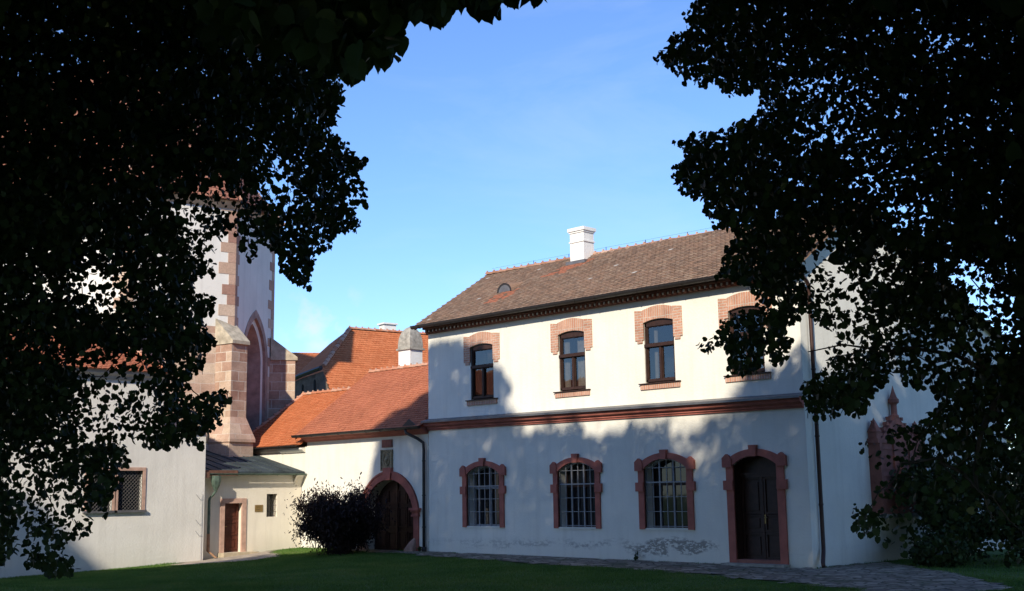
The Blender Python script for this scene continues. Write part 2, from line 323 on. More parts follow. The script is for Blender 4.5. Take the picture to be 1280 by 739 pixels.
def tile_plane(mb, O, U, S, poly, w=.17, e=.145, amp=1.0, patch=None):
    """flat tiles laid on a slope; poly in (u,s) metres"""
    O, U, S = (np.array(a, float) for a in (O, U, S)); U /= np.linalg.norm(U); S /= np.linalg.norm(S); N = np.cross(U, S)
    if N[2] < 0: N = -N
    P = lambda u, s, h: O+U*u+S*s+N*h
    mb.face([P(u, s, -.01) for u, s in poly], None, .1)
    u0 = min(p[0] for p in poly); u1 = max(p[0] for p in poly); s0 = min(p[1] for p in poly); s1 = max(p[1] for p in poly)
    for j in range(int((s1-s0)/e)+1):
        s = s0+j*e; n = int((u1-u0)/w)+2
        cu = u0+(np.arange(n)-(.5 if j % 2 else 0.))*w+w/2; ok = inpoly(poly, cu, np.full(n, s+e*.5))
        wav = .012*math.sin(s*2.1+1)
        for c in cu[ok]:
            q = random.random(); h = random.uniform(-.004, .006); sh = random.uniform(-.008, .008)+wav*.3; a = w/2-.004
            r = q if patch is None else patch(c, s, q)
            b = P(c-a, s+.03+sh, .026+h); b1 = P(c-a*.55, s+.006+sh, .027+h); b2 = P(c+a*.55, s+.006+sh, .027+h); b3 = P(c+a, s+.03+sh, .026+h)
            top = P(c+a, s+e*1.2, .006), P(c-a, s+e*1.2, .006)
            mb.face([b, b1, b2, b3, top[0], top[1]], None, r)
            for x, y in ((b, b1), (b1, b2), (b2, b3)): mb.face([x, x-N*.022, y-N*.022, y], None, 0.)
def ridge_tiles(mb, a, b, rad_=.11, ln=.36):
    a, b = np.array(a, float), np.array(b, float); L_ = np.linalg.norm(b-a); n = max(1, int(L_/ln)); t = (b-a)/L_
    sd = np.cross(t, [0, 0, 1.]); sd /= np.linalg.norm(sd); up = np.cross(sd, t)
    for k in range(n):
        p = a+t*L_*k/n; q = a+t*(L_*(k+1)/n+.04); r = random.random(); z0 = .0; z1 = .02
        A = [p+rad_*1.08*(sd*math.cos(x)+up*math.sin(x)*.85)+up*(z1-.05) for x in np.linspace(-.1, math.pi+.1, 7)]
        B = [q+rad_*.94*(sd*math.cos(x)+up*math.sin(x)*.85)+up*(z0-.05) for x in np.linspace(-.1, math.pi+.1, 7)]
        for j in range(6): mb.face([A[j], A[j+1], B[j+1], B[j]], None, r)
        mb.face(A, None, r)
        if k % 1 == 0:   # mortar lump
            mb.box(Fr(0, 0, 0), *sorted((p[0]-.025, p[0]+.025)), *sorted((-(p[1]-.03), -(p[1]+.03))), p[2]+rad_*.5, p[2]+rad_*1.0, 1.)

# ---------------------------------------------------------------- ground
def gz(x, y):
    x = np.asarray(x, float); y = np.asarray(y, float); d = np.clip(-y, 0, 60)
    z = .09-.006*np.clip(x, 0, 15)-.03*np.minimum(d, 12)+.035*np.clip(d-13, 0, 14)
    z = z-np.clip(-x/7.15, 0, 1)*np.clip((d-1.)/3.5, 0, 1)*.14
    z = z-.035*np.clip(x-15.2, 0, 8)*np.clip((y+2)/6, 0, 1)
    return z
def noise2(x, y, s, seed=0):
    x = np.asarray(x)/s+seed*13.7; y = np.asarray(y)/s+seed*7.3; xi = np.floor(x); yi = np.floor(y); fx = x-xi; fy = y-yi
    fx = fx*fx*(3-2*fx); fy = fy*fy*(3-2*fy)
    h = lambda a, b: np.modf(np.abs(np.sin(a*127.1+b*311.7+seed)*43758.5453))[0]
    return (h(xi, yi)*(1-fx)+h(xi+1, yi)*fx)*(1-fy)+(h(xi, yi+1)*(1-fx)+h(xi+1, yi+1)*fx)*fy
mb = MB()
xs = np.concatenate([[-400, -150, -60], np.arange(-30, 60, .75), [80, 160, 400]]); ys = np.concatenate([[-400, -150, -80], np.arange(-50, 30, .75), [60, 150, 400]])
X, Y = np.meshgrid(xs, ys); Z = gz(X, Y)+(noise2(X, Y, 2.2)-.5)*.03*(Y < -1.2)-.012
nx = len(xs); mb.v = list(zip(X.ravel(), Y.ravel(), Z.ravel()))
for j in range(len(ys)-1):
    for i in range(nx-1): mb.f.append((j*nx+i, j*nx+i+1, (j+1)*nx+i+1, (j+1)*nx+i)); mb.uv.append([(0, 0)]*4); mb.r.append(0.); mb.mi.append(0)
m, t, b = newmat('lawn_soil'); g = nd(t, 'ShaderNodeNewGeometry')
n1 = nd(t, 'ShaderNodeTexNoise', Scale=1.2, Detail=6.); n2 = nd(t, 'ShaderNodeTexNoise', Scale=30., Detail=5., Roughness=.7)
for n_ in (n1, n2): t.links.new(g.outputs['Position'], n_.inputs[0])
c = ramp(t, n1.outputs[0], [(.3, (.04, .09, .016)), (.7, (.075, .135, .028))]); c = mix(t, ramp(t, n2.outputs[0], [(.5, 0.), (.75, .5)]), c, (.06, .055, .025))
t.links.new(c, b.inputs['Base Color']); b.inputs['Roughness'].default_value = .95; bump(t, b, n2.outputs[0], .8, .03)
tag(mb.build('ground', m), kind='structure')

# paving strip of flat stones along the walls
pav = [(-1.9, -.02), (15.4, -.02), (15.3, 3.6), (17.0, 2.0), (20.0, -.8), (21.4, -2.6), (21.2, -4.0), (19.2, -4.4), (17.4, -3.7), (14.6, -2.9), (11.6, -2.3), (7.6, -2.15), (4.4, -1.75), (3.2, -1.5), (1.4, -1.3), (-.6, -1.1), (-2.2, -1.0), (-4.2, -.9), (-4.2, -.02)]
mb = MB(); st = .25
for x in np.arange(-4.3, 24.2, st):
    for y in np.arange(-6., 3.8, st):
        cx_, cy_ = x+st/2, y+st/2
        if inpoly(pav, [cx_+(noise2(cx_, cy_, .5, 3)-.5)*.5], [cy_+(noise2(cx_, cy_, .5, 4)-.5)*.5])[0]:
            q = [(x, y), (x+st, y), (x+st, y+st), (x, y+st)]
            mb.face([(a, b_, float(gz(a, b_))+.012) for a, b_ in q], q)
def cobble(name, c1, c2, joint, scale):
    m, t, b = newmat(name); g = nd(t, 'ShaderNodeNewGeometry')
    mp = nd(t, 'ShaderNodeMapping'); mp.inputs['Scale'].default_value = (1, 1.7, 0); t.links.new(g.outputs['Position'], mp.inputs[0])
    v = nd(t, 'ShaderNodeTexVoronoi', feature='DISTANCE_TO_EDGE', Scale=scale); v2 = nd(t, 'ShaderNodeTexVoronoi', Scale=scale)
    n = nd(t, 'ShaderNodeTexNoise', Scale=9., Detail=6.); n2 = nd(t, 'ShaderNodeTexNoise', Scale=.9, Detail=4.)
    for k in (v, v2): t.links.new(mp.outputs[0], k.inputs[0])
    for k in (n, n2): t.links.new(g.outputs['Position'], k.inputs[0])
    c = ramp(t, v2.outputs['Color'], [(.2, c1), (.8, c2)]); c = mix(t, 1., c, ramp(t, n.outputs[0], [(.3, .65), (.7, 1.15)]), 'MULTIPLY')
    e = ramp(t, v.outputs['Distance'], [(.02, 0.), (.09, 1.)]); c = mix(t, e, joint, c)
    c = mix(t, ramp(t, n2.outputs[0], [(.52, 0.), (.66, .7)]), c, (.05, .065, .025))
    t.links.new(c, b.inputs['Base Color']); b.inputs['Roughness'].default_value = .9; bump(t, b, mix(t, .3, e, n.outputs[0]), .8, .04)
    return m
m_pav = cobble('flagstones', (.19, .15, .115), (.42, .35, .27), (.05, .052, .03), 2.7)
tag(mb.build('path', m_pav), kind='structure')
# pale gravel apron in front of the low annex
ap = [(-7.45, -4.3), (-7.0, -5.6), (-6.3, -6.6), (-5.2, -6.4), (-4.9, -5.2), (-4.4, -3.9), (-4.8, -2.9), (-6.2, -2.2), (-7.45, -1.6)]
mb = MB(); st = .2
for x in np.arange(-7.4, -4., st):
    for y in np.arange(-7., -1.2, st):
        cx_, cy_ = x+st/2, y+st/2
        if inpoly(ap, [cx_+(noise2(cx_, cy_, .4, 5)-.5)*.5], [cy_+(noise2(cx_, cy_, .4, 6)-.5)*.5])[0]:
            q = [(x, y), (x+st, y), (x+st, y+st), (x, y+st)]; mb.face([(a, b_, float(gz(a, b_))+.008) for a, b_ in q], q)
m_grav = simple('trodden_gravel', (.36, .30, .24), .95, .35, 3., .6)
tag(mb.build('gravel_apron', m_grav), kind='structure')

# ---------------------------------------------------------------- MAIN HOUSE
HX, HY, EZ = 15.14, 12.85, 7.95
house = thing('house', (0, 0, 0), 'long two-storey white house with brown tiled roof and brick window heads', 'house')
FR = Fr(HX, 0, 90)
lw = [(2.78, 1.0, .80), (6.98, .97, .78), (10.45, .99, .78)]        # centre, half outer, half opening
ZS, ZC, Z0 = 2.70, 2.98, .97
def opening(c, h, z0, zs, zc, n=12): return [(c-h, z0), (c+h, z0)]+arc(c-h, c+h, zs, zc, n)
uw = [2.77, 6.90, 10.39, 13.45]; UH = .56
holes = [opening(c, ho, Z0, ZS, ZC) for c, _, ho in lw]+[opening(13.53, .70, .10, ZS+.02, ZC-.02)]+[opening(c, UH, 5.22, 7.03, 7.11, 6) for c in uw]
mb = MB()
wall(mb, WF, [(0, -.4), (HX, -.4), (HX, EZ), (0, EZ)], holes, revs=[.42]*3+[.38]+[.14]*4)
# gable end towards the right, rear and left
RZL, RZR, RY = 10.32, 10.14, 3.25
gab = [(0, -.6), (HY, -.6), (HY, 7.0), (RY, RZR-.1), (0, EZ)]
wall(mb, FR, gab)
mb.face([(0, 0, -.3), (0, HY, -.3), (0, HY, 7.0), (0, RY, RZL-.1), (0, 0, EZ)])
mb.face([(0, HY, -.3), (HX, HY, -.3), (HX, HY, 7.0), (0, HY, 7.0)])
mb.build('wall', m_house, house)
# corner pilaster return beside the downpipe
mb = MB(); mb.box(FR, -.02, .34, 0, .05, -.4, 7.6); mb.build('corner_pilaster', m_house, house)

# main roof
roof_mb = MB()
def roofplane(mb, a, b, c, d, **k):          # a,b eave ends; c,d ridge ends (above b, above a)
    a, b, c, d = (np.array(p, float) for p in (a, b, c, d)); U = (b-a)/np.linalg.norm(b-a); S = d-a; S = S-U*(S@U); S /= np.linalg.norm(S)
    pl = [((p-a)@U, (p-a)@S) for p in (a, b, c, d)]; tile_plane(mb, a, U, S, pl, **k)
def patch(u, s, q):
    if abs(u-3.0-(s-.9)*.25) < .6-abs(s-1.5)*.5 and 1.0 < s < 1.95 and q > .15: return 2.0
    if abs(u-5.0-(s-3.2)*.9) < .55 and 2.75 < s < 3.75 and q > .12: return 2.0
    if q > .994: return 3.0
    return q
EV = (-.42, 8.02)
roofplane(roof_mb, (-.25, EV[0], EV[1]), (HX+.25, EV[0], EV[1]), (HX+.25, RY, RZR), (-.25, RY, RZL), patch=patch)
roofplane(roof_mb, (HX+.25, HY+.3, 6.95), (-.25, HY+.3, 6.95), (-.25, RY, RZL), (HX+.25, RY, RZR), w=.36, e=.31)
# verge boards
for X0 in (-.27, HX+.21):
    sgn = 0
    roof_mb.face([(X0, EV[0], EV[1]-.16), (X0, RY, RZL-.16), (X0, RY, RZL+.01), (X0, EV[0], EV[1]+.01)], None, 0.)
    roof_mb.face([(X0, RY, RZL-.16), (X0, HY+.3, 6.79), (X0, HY+.3, 6.96), (X0, RY, RZL+.01)], None, 0.)
    roof_mb.face([(X0, EV[0], EV[1]-.16), (X0+.06, EV[0], EV[1]-.16), (X0+.06, RY, RZL-.16), (X0, RY, RZL-.16)], None, 0.)
# make material handle special tile values
m, t, b = m_tileb, m_tileb.node_tree, m_tileb.node_tree.nodes['Principled BSDF']
src = b.inputs['Base Color'].links[0].from_socket; at_ = [n for n in t.nodes if n.type == 'ATTRIBUTE'][0]
gt = nd(t, 'ShaderNodeMath', operation='GREATER_THAN'); gt.inputs[1].default_value = 1.5; t.links.new(at_.outputs['Fac'], gt.inputs[0])
gt2 = nd(t, 'ShaderNodeMath', operation='GREATER_THAN'); gt2.inputs[1].default_value = 2.5; t.links.new(at_.outputs['Fac'], gt2.inputs[0])
cc = mix(t, gt.outputs[0], src, (.42, .15, .085)); cc = mix(t, gt2.outputs[0], cc, (.50, .46, .42)); t.links.new(cc, b.inputs['Base Color'])
roof = roof_mb.build('roof', m_tileb, house)
mb = MB(); ridge_tiles(mb, (-.27, RY, RZL+.05), (HX+.27, RY, RZR+.05)); mb.build('ridge', m_ridge, roof)
mb = MB()
for x in np.arange(2.2, 14.5, 1.75):          # lightning conductor along the ridge
    zr = RZL+(RZR-RZL)*x/HX; mb.tube([(x, RY, zr+.06), (x, RY, zr+.22)], .012, 5)
mb.tube([(x, RY, RZL+(RZR-RZL)*x/HX+.21) for x in np.arange(0, 15.1, .8)], .003, 4)
mb.build('lightning_conductor', m_dark, roof)
# eyebrow vent in the roof
sl_ = (RZL-EV[1])/(RY-EV[0])
def onroof(y): return EV[1]+(y-EV[0])*sl_
mb = MB(); fy = 1.18; fz = onroof(fy); n = 10; aa = np.linspace(0, math.pi, n+1)
fr_ = [(2.72+.36*math.cos(x), fy, fz+.02+.32*math.sin(x)) for x in aa]; bk = [(2.72+.40*math.cos(x), fy+.55, onroof(fy+.55)+.03+.05*math.sin(x)) for x in aa]
for k in range(n): mb.face([fr_[k], fr_[k+1], bk[k+1], bk[k]], None, .4)
fi = [(2.72+.29*math.cos(x), fy-.01, fz+.02+.26*math.sin(x)) for x in aa]; fo = [(p[0], p[1]-.02, p[2]) for p in fr_]
vent = mb.build('roof_vent', m_tileb, roof)
mb = MB()
for k in range(n): mb.face([fo[k], fo[k+1], fi[k+1], fi[k]])
for k in range(n): mb.face([fr_[k], fr_[k+1], fo[k+1], fo[k]])
mb.build('vent_rim', m_dark, vent)
mb = MB(); mb.face([(p[0], p[1]+.01, p[2]) for p in fi]); mb.build('vent_grille', m_zinc, vent)
# chimney
def box_chimney(par, x, y, wx, wy, z0, z1, mats=m_chim):
    mb = MB(); F = Fr(x, y, 0)
    mb.box(F, -wx/2, wx/2, -wy/2, wy/2, z0, z1)
    mb.box(F, -wx/2-.03, wx/2+.03, -wy/2-.03, wy/2+.03, z1-.52, z1-.47); mb.box(F, -wx/2-.03, wx/2+.03, -wy/2-.03, wy/2+.03, z1-.18, z1-.12)
    mb.box(F, -wx/2-.065, wx/2+.065, -wy/2-.065, wy/2+.065, z1-.12, z1)
    ch = mb.build('chimney', mats, par)
    mb = MB(); mb.box(F, -wx/2-.12, wx/2+.12, -wy/2-.14, wy/2+.12, z0, z0+.28); mb.build('flashing', m_zinc, ch)
    return ch
box_chimney(roof, 4.85, 2.95, .64, .54, 9.75, 11.22)
# brick dentil cornice under the eaves
mb = MB(); mb.box(WF, 0, HX, 0, .12, 7.72, 7.95); mb.box(WF, 0, HX, 0, .28, 7.86, 7.98)
for x in np.arange(.1, HX-.05, .19): mb.box(WF, x, x+.095, .12, .24, 7.74, 7.86)
for x in np.arange(.1, HX-.05, .19):
    i0 = len(mb.f); mb.box(WF, x+.02, x+.075, .24, .262, 7.755, 7.82); mb.mi[i0:] = [1]*(len(mb.f)-i0)
mb.build('dentil_cornice', [simple('dentil_brick', (.20, .09, .065), .9, .3, 12., .3), simple('pale_dentil_tip', (.60, .48, .36), .9, .2, 12., .1)], house)
def gutter(par, F, u0, u1, d, z, r=.075, mat=m_dark, z1=None, caps=True):
    mb = MB(); n = 8; z1 = z if z1 is None else z1
    a = np.linspace(math.pi, 2*math.pi, n+1)
    pr = [(d+r*math.cos(x), r*math.sin(x)) for x in a]; pi_ = [(d+(r-.008)*math.cos(x), (r-.008)*math.sin(x)+.0) for x in a]
    for k in range(n):
        for q in (pr, pi_): mb.lface(F, [(u0, q[k][0], q[k][1]+z), (u0, q[k+1][0], q[k+1][1]+z), (u1, q[k+1][0], q[k+1][1]+z1), (u1, q[k][0], q[k][1]+z1)])
    mb.tube([F.P(u0, d+r, z), F.P(u1, d+r, z1)], .011, 6)
    for u, zz in ((u0, z), (u1, z1)): mb.lface(F, [(u, p[0], p[1]+zz) for p in pr])
    nb = int(abs(u1-u0)/.8)
    for k in range(nb):
        u = u0+(u1-u0)*(k+.5)/nb; zz = z+(z1-z)*(k+.5)/nb; mb.box(F, u-.012, u+.012, d-r-.02, d+r+.012, zz-.005, zz+.008)
        mb.tube([F.P(u, d+(r+.006)*math.cos(x), zz+(r+.006)*math.sin(x)) for x in a], .008, 4)
    return mb.build('gutter', mat, par, smooth=False)
g_ = gutter(house, WF, -.3, HX+.28, .50, 7.99, .105)
mb = MB(); mb.box(WF, -.27, HX+.25, .28, .41, 7.97, 8.005); mb.build('eave_board', m_dark, house)
# string course with metal flashing, slightly falling to the right as in the photo
prof = [(0, 4.22), (.05, 4.22), (.06, 4.26), (.10, 4.28), (.10, 4.32), (.14, 4.35), (.20, 4.37), (.22, 4.41), (.22, 4.44), (.26, 4.47), (.26, 4.515), (0, 4.515)]
mb = MB(); mb.sweep(WF, prof, -.02, HX+.04, .06, -.05); mb.build('string_course', m_red, house)
mb = MB(); mb.sweep(WF, [(.003, 4.523), (.30, 4.523), (.31, 4.50), (.32, 4.48), (.325, 4.48), (.325, 4.545), (.003, 4.63)], -.05, HX+.07, .06, -.05); mb.build('course_flashing', m_zinc, house)
# ground-floor windows
def stone_surround(par, c, ho, hi, zb, zs, zc, zbot_blocks, key, door=False):
    mb = MB(); pz = zb-.02 if door else zb-.0
    for sgn in (-1, 1):
        a, b_ = sorted((c+sgn*hi, c+sgn*ho)); mb.box(WF, a, b_, -.05, .05, pz, zs)
        a, b_ = sorted((c+sgn*(hi+.01), c+sgn*(ho+.085))); mb.box(WF, a, b_, -.04, .085, zbot_blocks-.13, zbot_blocks+.13)
        # shoulder block with a sloping top
        e0, e1 = c+sgn*(hi+.02), c+sgn*(ho+.10)
        pts = [(e0, zs-.06), (e1, zs-.06), (e1, zs+.20), (c+sgn*(ho-.04), zs+.31), (c+sgn*(ho-.12), zs+.27), (c+sgn*(hi+.02), zs+.16)]
        mb.prism(WF, pts if sgn > 0 else pts[::-1], -.04, .085)
    inn = arc(c-hi, c+hi, zs, zc, 14); w_ = ho-hi
    out = arc(c-ho+.06, c+ho-.06, zs+.17, zc+w_-.04, 14)
    mb.strip(WF, inn, out, -.05, .055)
    mb.prism(WF, [(c-.10, zc-.02), (c+.10, zc-.02), (c+.125, key), (c-.125, key)], -.03, .11)
    return mb.build('surround', m_red, par)
def grille(par, c, h, z0, zs, zc, d):
    mb = MB(); R_ = lambda u: None
    top = lambda u: np.interp(u, [p[0] for p in arc(c-h, c+h, zs, zc, 16)][::-1], [p[1] for p in arc(c-h, c+h, zs, zc, 16)][::-1])
    cols = 6
    for k in range(cols+1):
        u = c-h+.02+(2*h-.04)*k/cols; w_ = .022 if k in (2, 4) else .010; mb.box(WF, u-w_, u+w_, d-.02, d+.02 if k in (2, 4) else d+.008, z0+.01, top(u)-.005)
    for k, z in enumerate(np.linspace(z0+.06, zs+.02, 5)):
        w_ = .02 if k == 3 else .009; mb.box(WF, c-h+.012, c+h-.012, d-.012, d+(.026 if k == 3 else .014), z-w_, z+w_)
    ar = arc(c-h+.02, c+h-.02, zs, zc-.02, 16); ar2 = arc(c-h+.045, c+h-.045, zs, zc-.045, 16)
    mb.strip(WF, ar2, ar, d-.012, d+.016)
    return mb.build('grille', m_bar, par)
for i, (c, ho, hi) in enumerate(lw):
    mb = MB(); din = -.40
    op = opening(c, hi, Z0, ZS, ZC)
    # inner wooden frame set deep in the reveal
    fw = .06
    mb.box(WF, c-hi, c-hi+fw, din-.02, din+.04, Z0, ZS); mb.box(WF, c+hi-fw, c+hi, din-.02, din+.04, Z0, ZS); mb.box(WF, c-hi, c+hi, din-.02, din+.05, Z0, Z0+fw)
    mb.strip(WF, arc(c-hi+fw, c+hi-fw, ZS, ZC-fw), arc(c-hi, c+hi, ZS, ZC), din-.02, din+.04)
    mb.box(WF, c-.03, c+.03, din-.02, din+.05, Z0, ZC-.02); mb.box(WF, c-hi, c+hi, din-.02, din+.055, 2.20, 2.27)
    w = mb.build('window', m_wood if i else m_bar, house)
    mb = MB(); mb.lface(WF, [(u, din, z) for u, z in op]); mb.build('pane', m_glass, w)
    stone_surround(w, c, ho, hi, Z0-.03, ZS, ZC, 2.17, 3.235)
    grille(w, c, hi, Z0, ZS, ZC, -.06)
    mb = MB(); mb.box(WF, c-hi-.02, c+hi+.02, -.38, .03, Z0-.04, Z0+.006); mb.build('sill', m_house, w)
# house door
c, ho, hi = 13.53, .93, .70
mb = MB(); dd = -.34
mb.box(WF, c-hi, c+hi, dd-.06, dd-.02, .12, ZC)
for sgn in (-1, 1):
    u0, u1 = sorted((c+sgn*.02, c+sgn*(hi-.02)))
    for z0, z1 in ((.22, .82), (.95, 1.32), (1.42, 2.32)):
        mb.box(WF, u0, u0+.07, dd-.02, dd+.02, z0-.06, z1+.05); mb.box(WF, u1-.07, u1, dd-.02, dd+.02, z0-.06, z1+.05)
        mb.box(WF, u0+.07, u1-.07, dd-.02, dd+.018, z1, z1+.06); mb.box(WF, u0+.07, u1-.07, dd-.02, dd+.018, z0-.06, z0)
        mb.box(WF, u0+.13, u1-.13, dd-.02, dd+.008, z0+.06, z1-.06)
mb.box(WF, c-.025, c+.025, dd-.02, dd+.04, .15, 2.38); mb.box(WF, c-hi, c+hi, dd-.02, dd+.07, 2.38, 2.46); mb.box(WF, c-hi, c+hi, dd-.02, dd+.10, 2.46, 2.50)
for p, q in zip([(c-hi, .1), *[(x, z) for x, z in arc(c-hi, c+hi, ZS+.02, ZC-.02, 12)][::-1]], [*[(x, z) for x, z in arc(c-hi, c+hi, ZS+.02, ZC-.02, 12)][::-1], (c+hi, .1)]):
    k_ = lambda w_: (c+(w_[0]-c)*.994, w_[1]-.004); p, q = k_(p), k_(q); mb.lface(WF, [(p[0], -.03, p[1]), (q[0], -.03, q[1]), (q[0], -.375, q[1]), (p[0], -.375, p[1])])
door = mb.build('door', m_doorw, house)
mb = MB(); mb.box(WF, c+.035, c+.075, dd+.02, dd+.035, 1.12, 1.36); mb.tube([WF.P(c+.055, dd+.03, 1.28), WF.P(c+.055, dd+.08, 1.28), WF.P(c+.15, dd+.08, 1.28)], .012, 6); mb.build('handle', m_brass, door)
stone_surround(door, c, ho, hi, .05, ZS+.02, ZC-.02, 2.17, 3.25, True)
mb = MB(); mb.box(WF, c-hi, c+hi, -.33, .04, .0, .16); mb.build('threshold', m_redd, door)
mb = MB(); mb.box(WF, c-1.0, c+1.0, .05, .38, -.2, .07); mb.build('doorstep', m_gray, door)
# upper windows
def toothed(c, sgn):
    return [(c+sgn*UH, 5.9)]
for i, c in enumerate(uw):
    fw = .06; d0 = -.09; mb = MB()
    z0, z1, ztr = 5.26, 7.02, 6.34
    mb.box(WF, c-UH, c-UH+fw, d0-.03, d0+.05, z0, z1+.02); mb.box(WF, c+UH-fw, c+UH, d0-.03, d0+.05, z0, z1+.02); mb.box(WF, c-UH, c+UH, d0-.03, d0+.05, z0, z0+fw)
    mb.strip(WF, [(c+UH-2*UH*k/8, z1-.10) for k in range(9)], arc(c-UH, c+UH, z1+.01, z1+.095, 8), d0-.03, d0+.05)
    mb.box(WF, c-UH, c+UH, d0-.03, d0+.10, ztr-.045, ztr+.045)
    mb.box(WF, c-.04, c+.04, d0-.03, d0+.055, z0, ztr)
    for u0, u1, a, b_ in ((c-UH+fw, c-.04, z0+fw, ztr-.045), (c+.04, c+UH-fw, z0+fw, ztr-.045), (c-UH+fw, c+UH-fw, ztr+.045, z1-.10)):
        k = .026; mb.box(WF, u0, u0+k, d0-.03, d0+.02, a, b_); mb.box(WF, u1-k, u1, d0-.03, d0+.02, a, b_); mb.box(WF, u0, u1, d0-.03, d0+.018, a, a+k); mb.box(WF, u0, u1, d0-.03, d0+.018, b_-k, b_)
    w = mb.build('window', m_wood, house)
    mb = MB(); mb.lface(WF, [(c-UH, d0-.015, z0), (c+UH, d0-.015, z0), (c+UH, d0-.015, z1), (c, d0-.015, z1+.1), (c-UH, d0-.015, z1)]); mb.build('pane', m_clear, w)
    mb = MB(); q0, q1, zb_, zt_ = c-UH-.35, c+UH+.35, 5.0, 7.3; D0, D1 = -.145, -1.3
    for pts in ([(q0, D1, zb_), (q1, D1, zb_), (q1, D1, zt_), (q0, D1, zt_)], [(q0, D0, zb_), (q0, D1, zb_), (q0, D1, zt_), (q0, D0, zt_)], [(q1, D0, zb_), (q1, D1, zb_), (q1, D1, zt_), (q1, D0, zt_)], [(q0, D0, zt_), (q0, D1, zt_), (q1, D1, zt_), (q1, D0, zt_)], [(q0, D0, zb_), (q0, D1, zb_), (q1, D1, zb_), (q1, D0, zb_)]): mb.lface(WF, pts)
    mb.build('interior', m_int, w)
    for e0, e1 in {0: [(-.50, -.05), (.05, .5)], 1: [(-.50, -.28), (.05, .50)], 2: [(-.34, -.22)], 3: [(.3, .5)]}[i]:
        mb = MB(); us_ = np.linspace(c+e0, c+e1, 14); dd_ = -.22+.025*np.sin(np.arange(14)*1.9)
        for k in range(13): mb.lface(WF, [(us_[k], dd_[k], z0), (us_[k+1], dd_[k+1], z0), (us_[k+1], dd_[k+1], z1), (us_[k], dd_[k], z1)])
        mb.build('curtain', m_curt if i in (1, 2) else m_curtd, w)
    # brick head: soldier course arch plus side blocks hanging down
    mb = MB(); inn = arc(c-UH, c+UH, 7.035, 7.12, 10)
    out = [(c+.58, 7.42)]+[(c+.58-1.16*k/10, 7.42+.10*math.sin(math.pi*k/10)) for k in range(1, 10)]+[(c-.58, 7.42)]
    for k in range(10):
        a, b_, q, r_ = inn[k], inn[k+1], out[k+1], out[k]; i0 = len(mb.f); mb.prism(WF, [a, b_, q, r_], -.02, .035)
        for f in range(i0, len(mb.f)): mb.mi[f] = 1
    for sgn in (-1, 1):
        u0, u1 = sorted((c+sgn*UH, c+sgn*(UH+.32))); v0 = UH+.32
        mb.prism(WF, [(u0, 6.52), (u1, 6.52), (u1, 7.40), (u0, 7.44)], -.02, .033)
        k0, k1 = sorted((c+sgn*(UH+.05), c+sgn*(UH+.24))); mb.box(WF, k0, k1, -.02, .031, 6.43, 6.52)
    mb.build('brick_surround', [m_brick, m_brickv], w)
    mb = MB(); mb.box(WF, c-UH-.2, c+UH+.2, -.12, .09, 5.185, 5.215); sl2 = mb.build('sill', m_wood, w)
    mb = MB(); mb.box(WF, c-UH-.17, c+UH+.17, -.05, .045, 5.03, 5.183); mb.build('sill_bricks', m_brickv, w)
# curtains visible behind two panes are modelled as narrow pale strips just in front of the room
# right-hand downpipe
mb = MB(); pr_ = [FR.P(-.35, .20, 7.95), FR.P(-.20, .19, 7.86), FR.P(.30, .13, 7.62), FR.P(.42, .12, 7.5), FR.P(.42, .12, 7.2), FR.P(.42, .12, 4.2), FR.P(.42, .12, 1.2), FR.P(.42, .12, .55), FR.P(.38, .14, .42), FR.P(.12, .26, .12), FR.P(.08, .30, .02)]
mb.tube(pr_, .058, 8)
for z in (7.0, 5.2, 3.4, 1.6): mb.tube([FR.P(.42, .12, z), FR.P(.42, .12, z+.05)], .068, 8)
mb.build('downpipe', m_brownpipe, house, True)

# ---------------------------------------------------------------- WALL MONUMENT on the gable
mon = thing('wall_monument', (HX, 4.8, 1.3), 'red sandstone gothic wall monument with pinnacles and a tall finial on the white gable wall', 'monument')
G = FR; mb = MB()
mb.box(G, 3.35, 6.1, 0, .30, 1.45, 3.35)
mb.box(G, 3.25, 6.2, 0, .36, 1.30, 1.45); mb.box(G, 3.30, 6.15, 0, .34, 3.30, 3.42)
body = mb.build('body', m_redd, mon)
mb = MB()
for u in (3.42, 4.25, 5.2, 6.03): mb.box(G, u-.07, u+.07, .30, .36, 1.5, 3.3)
for k in range(9): mb.box(G, 3.5, 5.95, .30, .325, 1.6+k*.19, 1.63+k*.19)
mb.build('tracery', m_redd, body)
mb = MB(); mb.box(G, 3.28, 6.17, 0, .40, 1.20, 1.30); mb.build('ledge', m_gray, mon)
def pinnacle(u, z0, w_, h):
    mb = MB(); mb.box(G, u-w_, u+w_, .02, .02+2*w_, z0, z0+h*.35)
    q = [(u-w_*1.15, .0, z0+h*.35), (u+w_*1.15, .0, z0+h*.35), (u+w_*1.15, 2.3*w_, z0+h*.35), (u-w_*1.15, 2.3*w_, z0+h*.35)]; tp = (u, w_*1.1, z0+h)
    for k in range(4): mb.lface(G, [q[k], q[(k+1) % 4], tp])
    mb.lface(G, q[::-1])
    for k in range(4):
        z = z0+h*(.42+.12*k); r = w_*(1-.2*k); mb.box(G, u-r-.04, u+r+.04, w_-.03, w_+.03, z, z+.05)
    return mb.build('pinnacle', m_redd, mon)
pinnacle(3.48, 3.4, .13, .62); pinnacle(5.98, 3.4, .13, .62)
mb = MB(); mb.prism(G, [(3.75, 3.42), (5.75, 3.42), (4.95, 4.0), (4.85, 4.12), (4.65, 4.12), (4.55, 4.0)], 0, .22)
for k in range(4):
    for sgn in (-1, 1):
        u = 4.75+sgn*(.95-.2*k); z = 3.5+.16*k; mb.box(G, u-.05, u+.05, .06, .2, z, z+.1)
mb.build('gablet', m_redd, mon)
mb = MB()
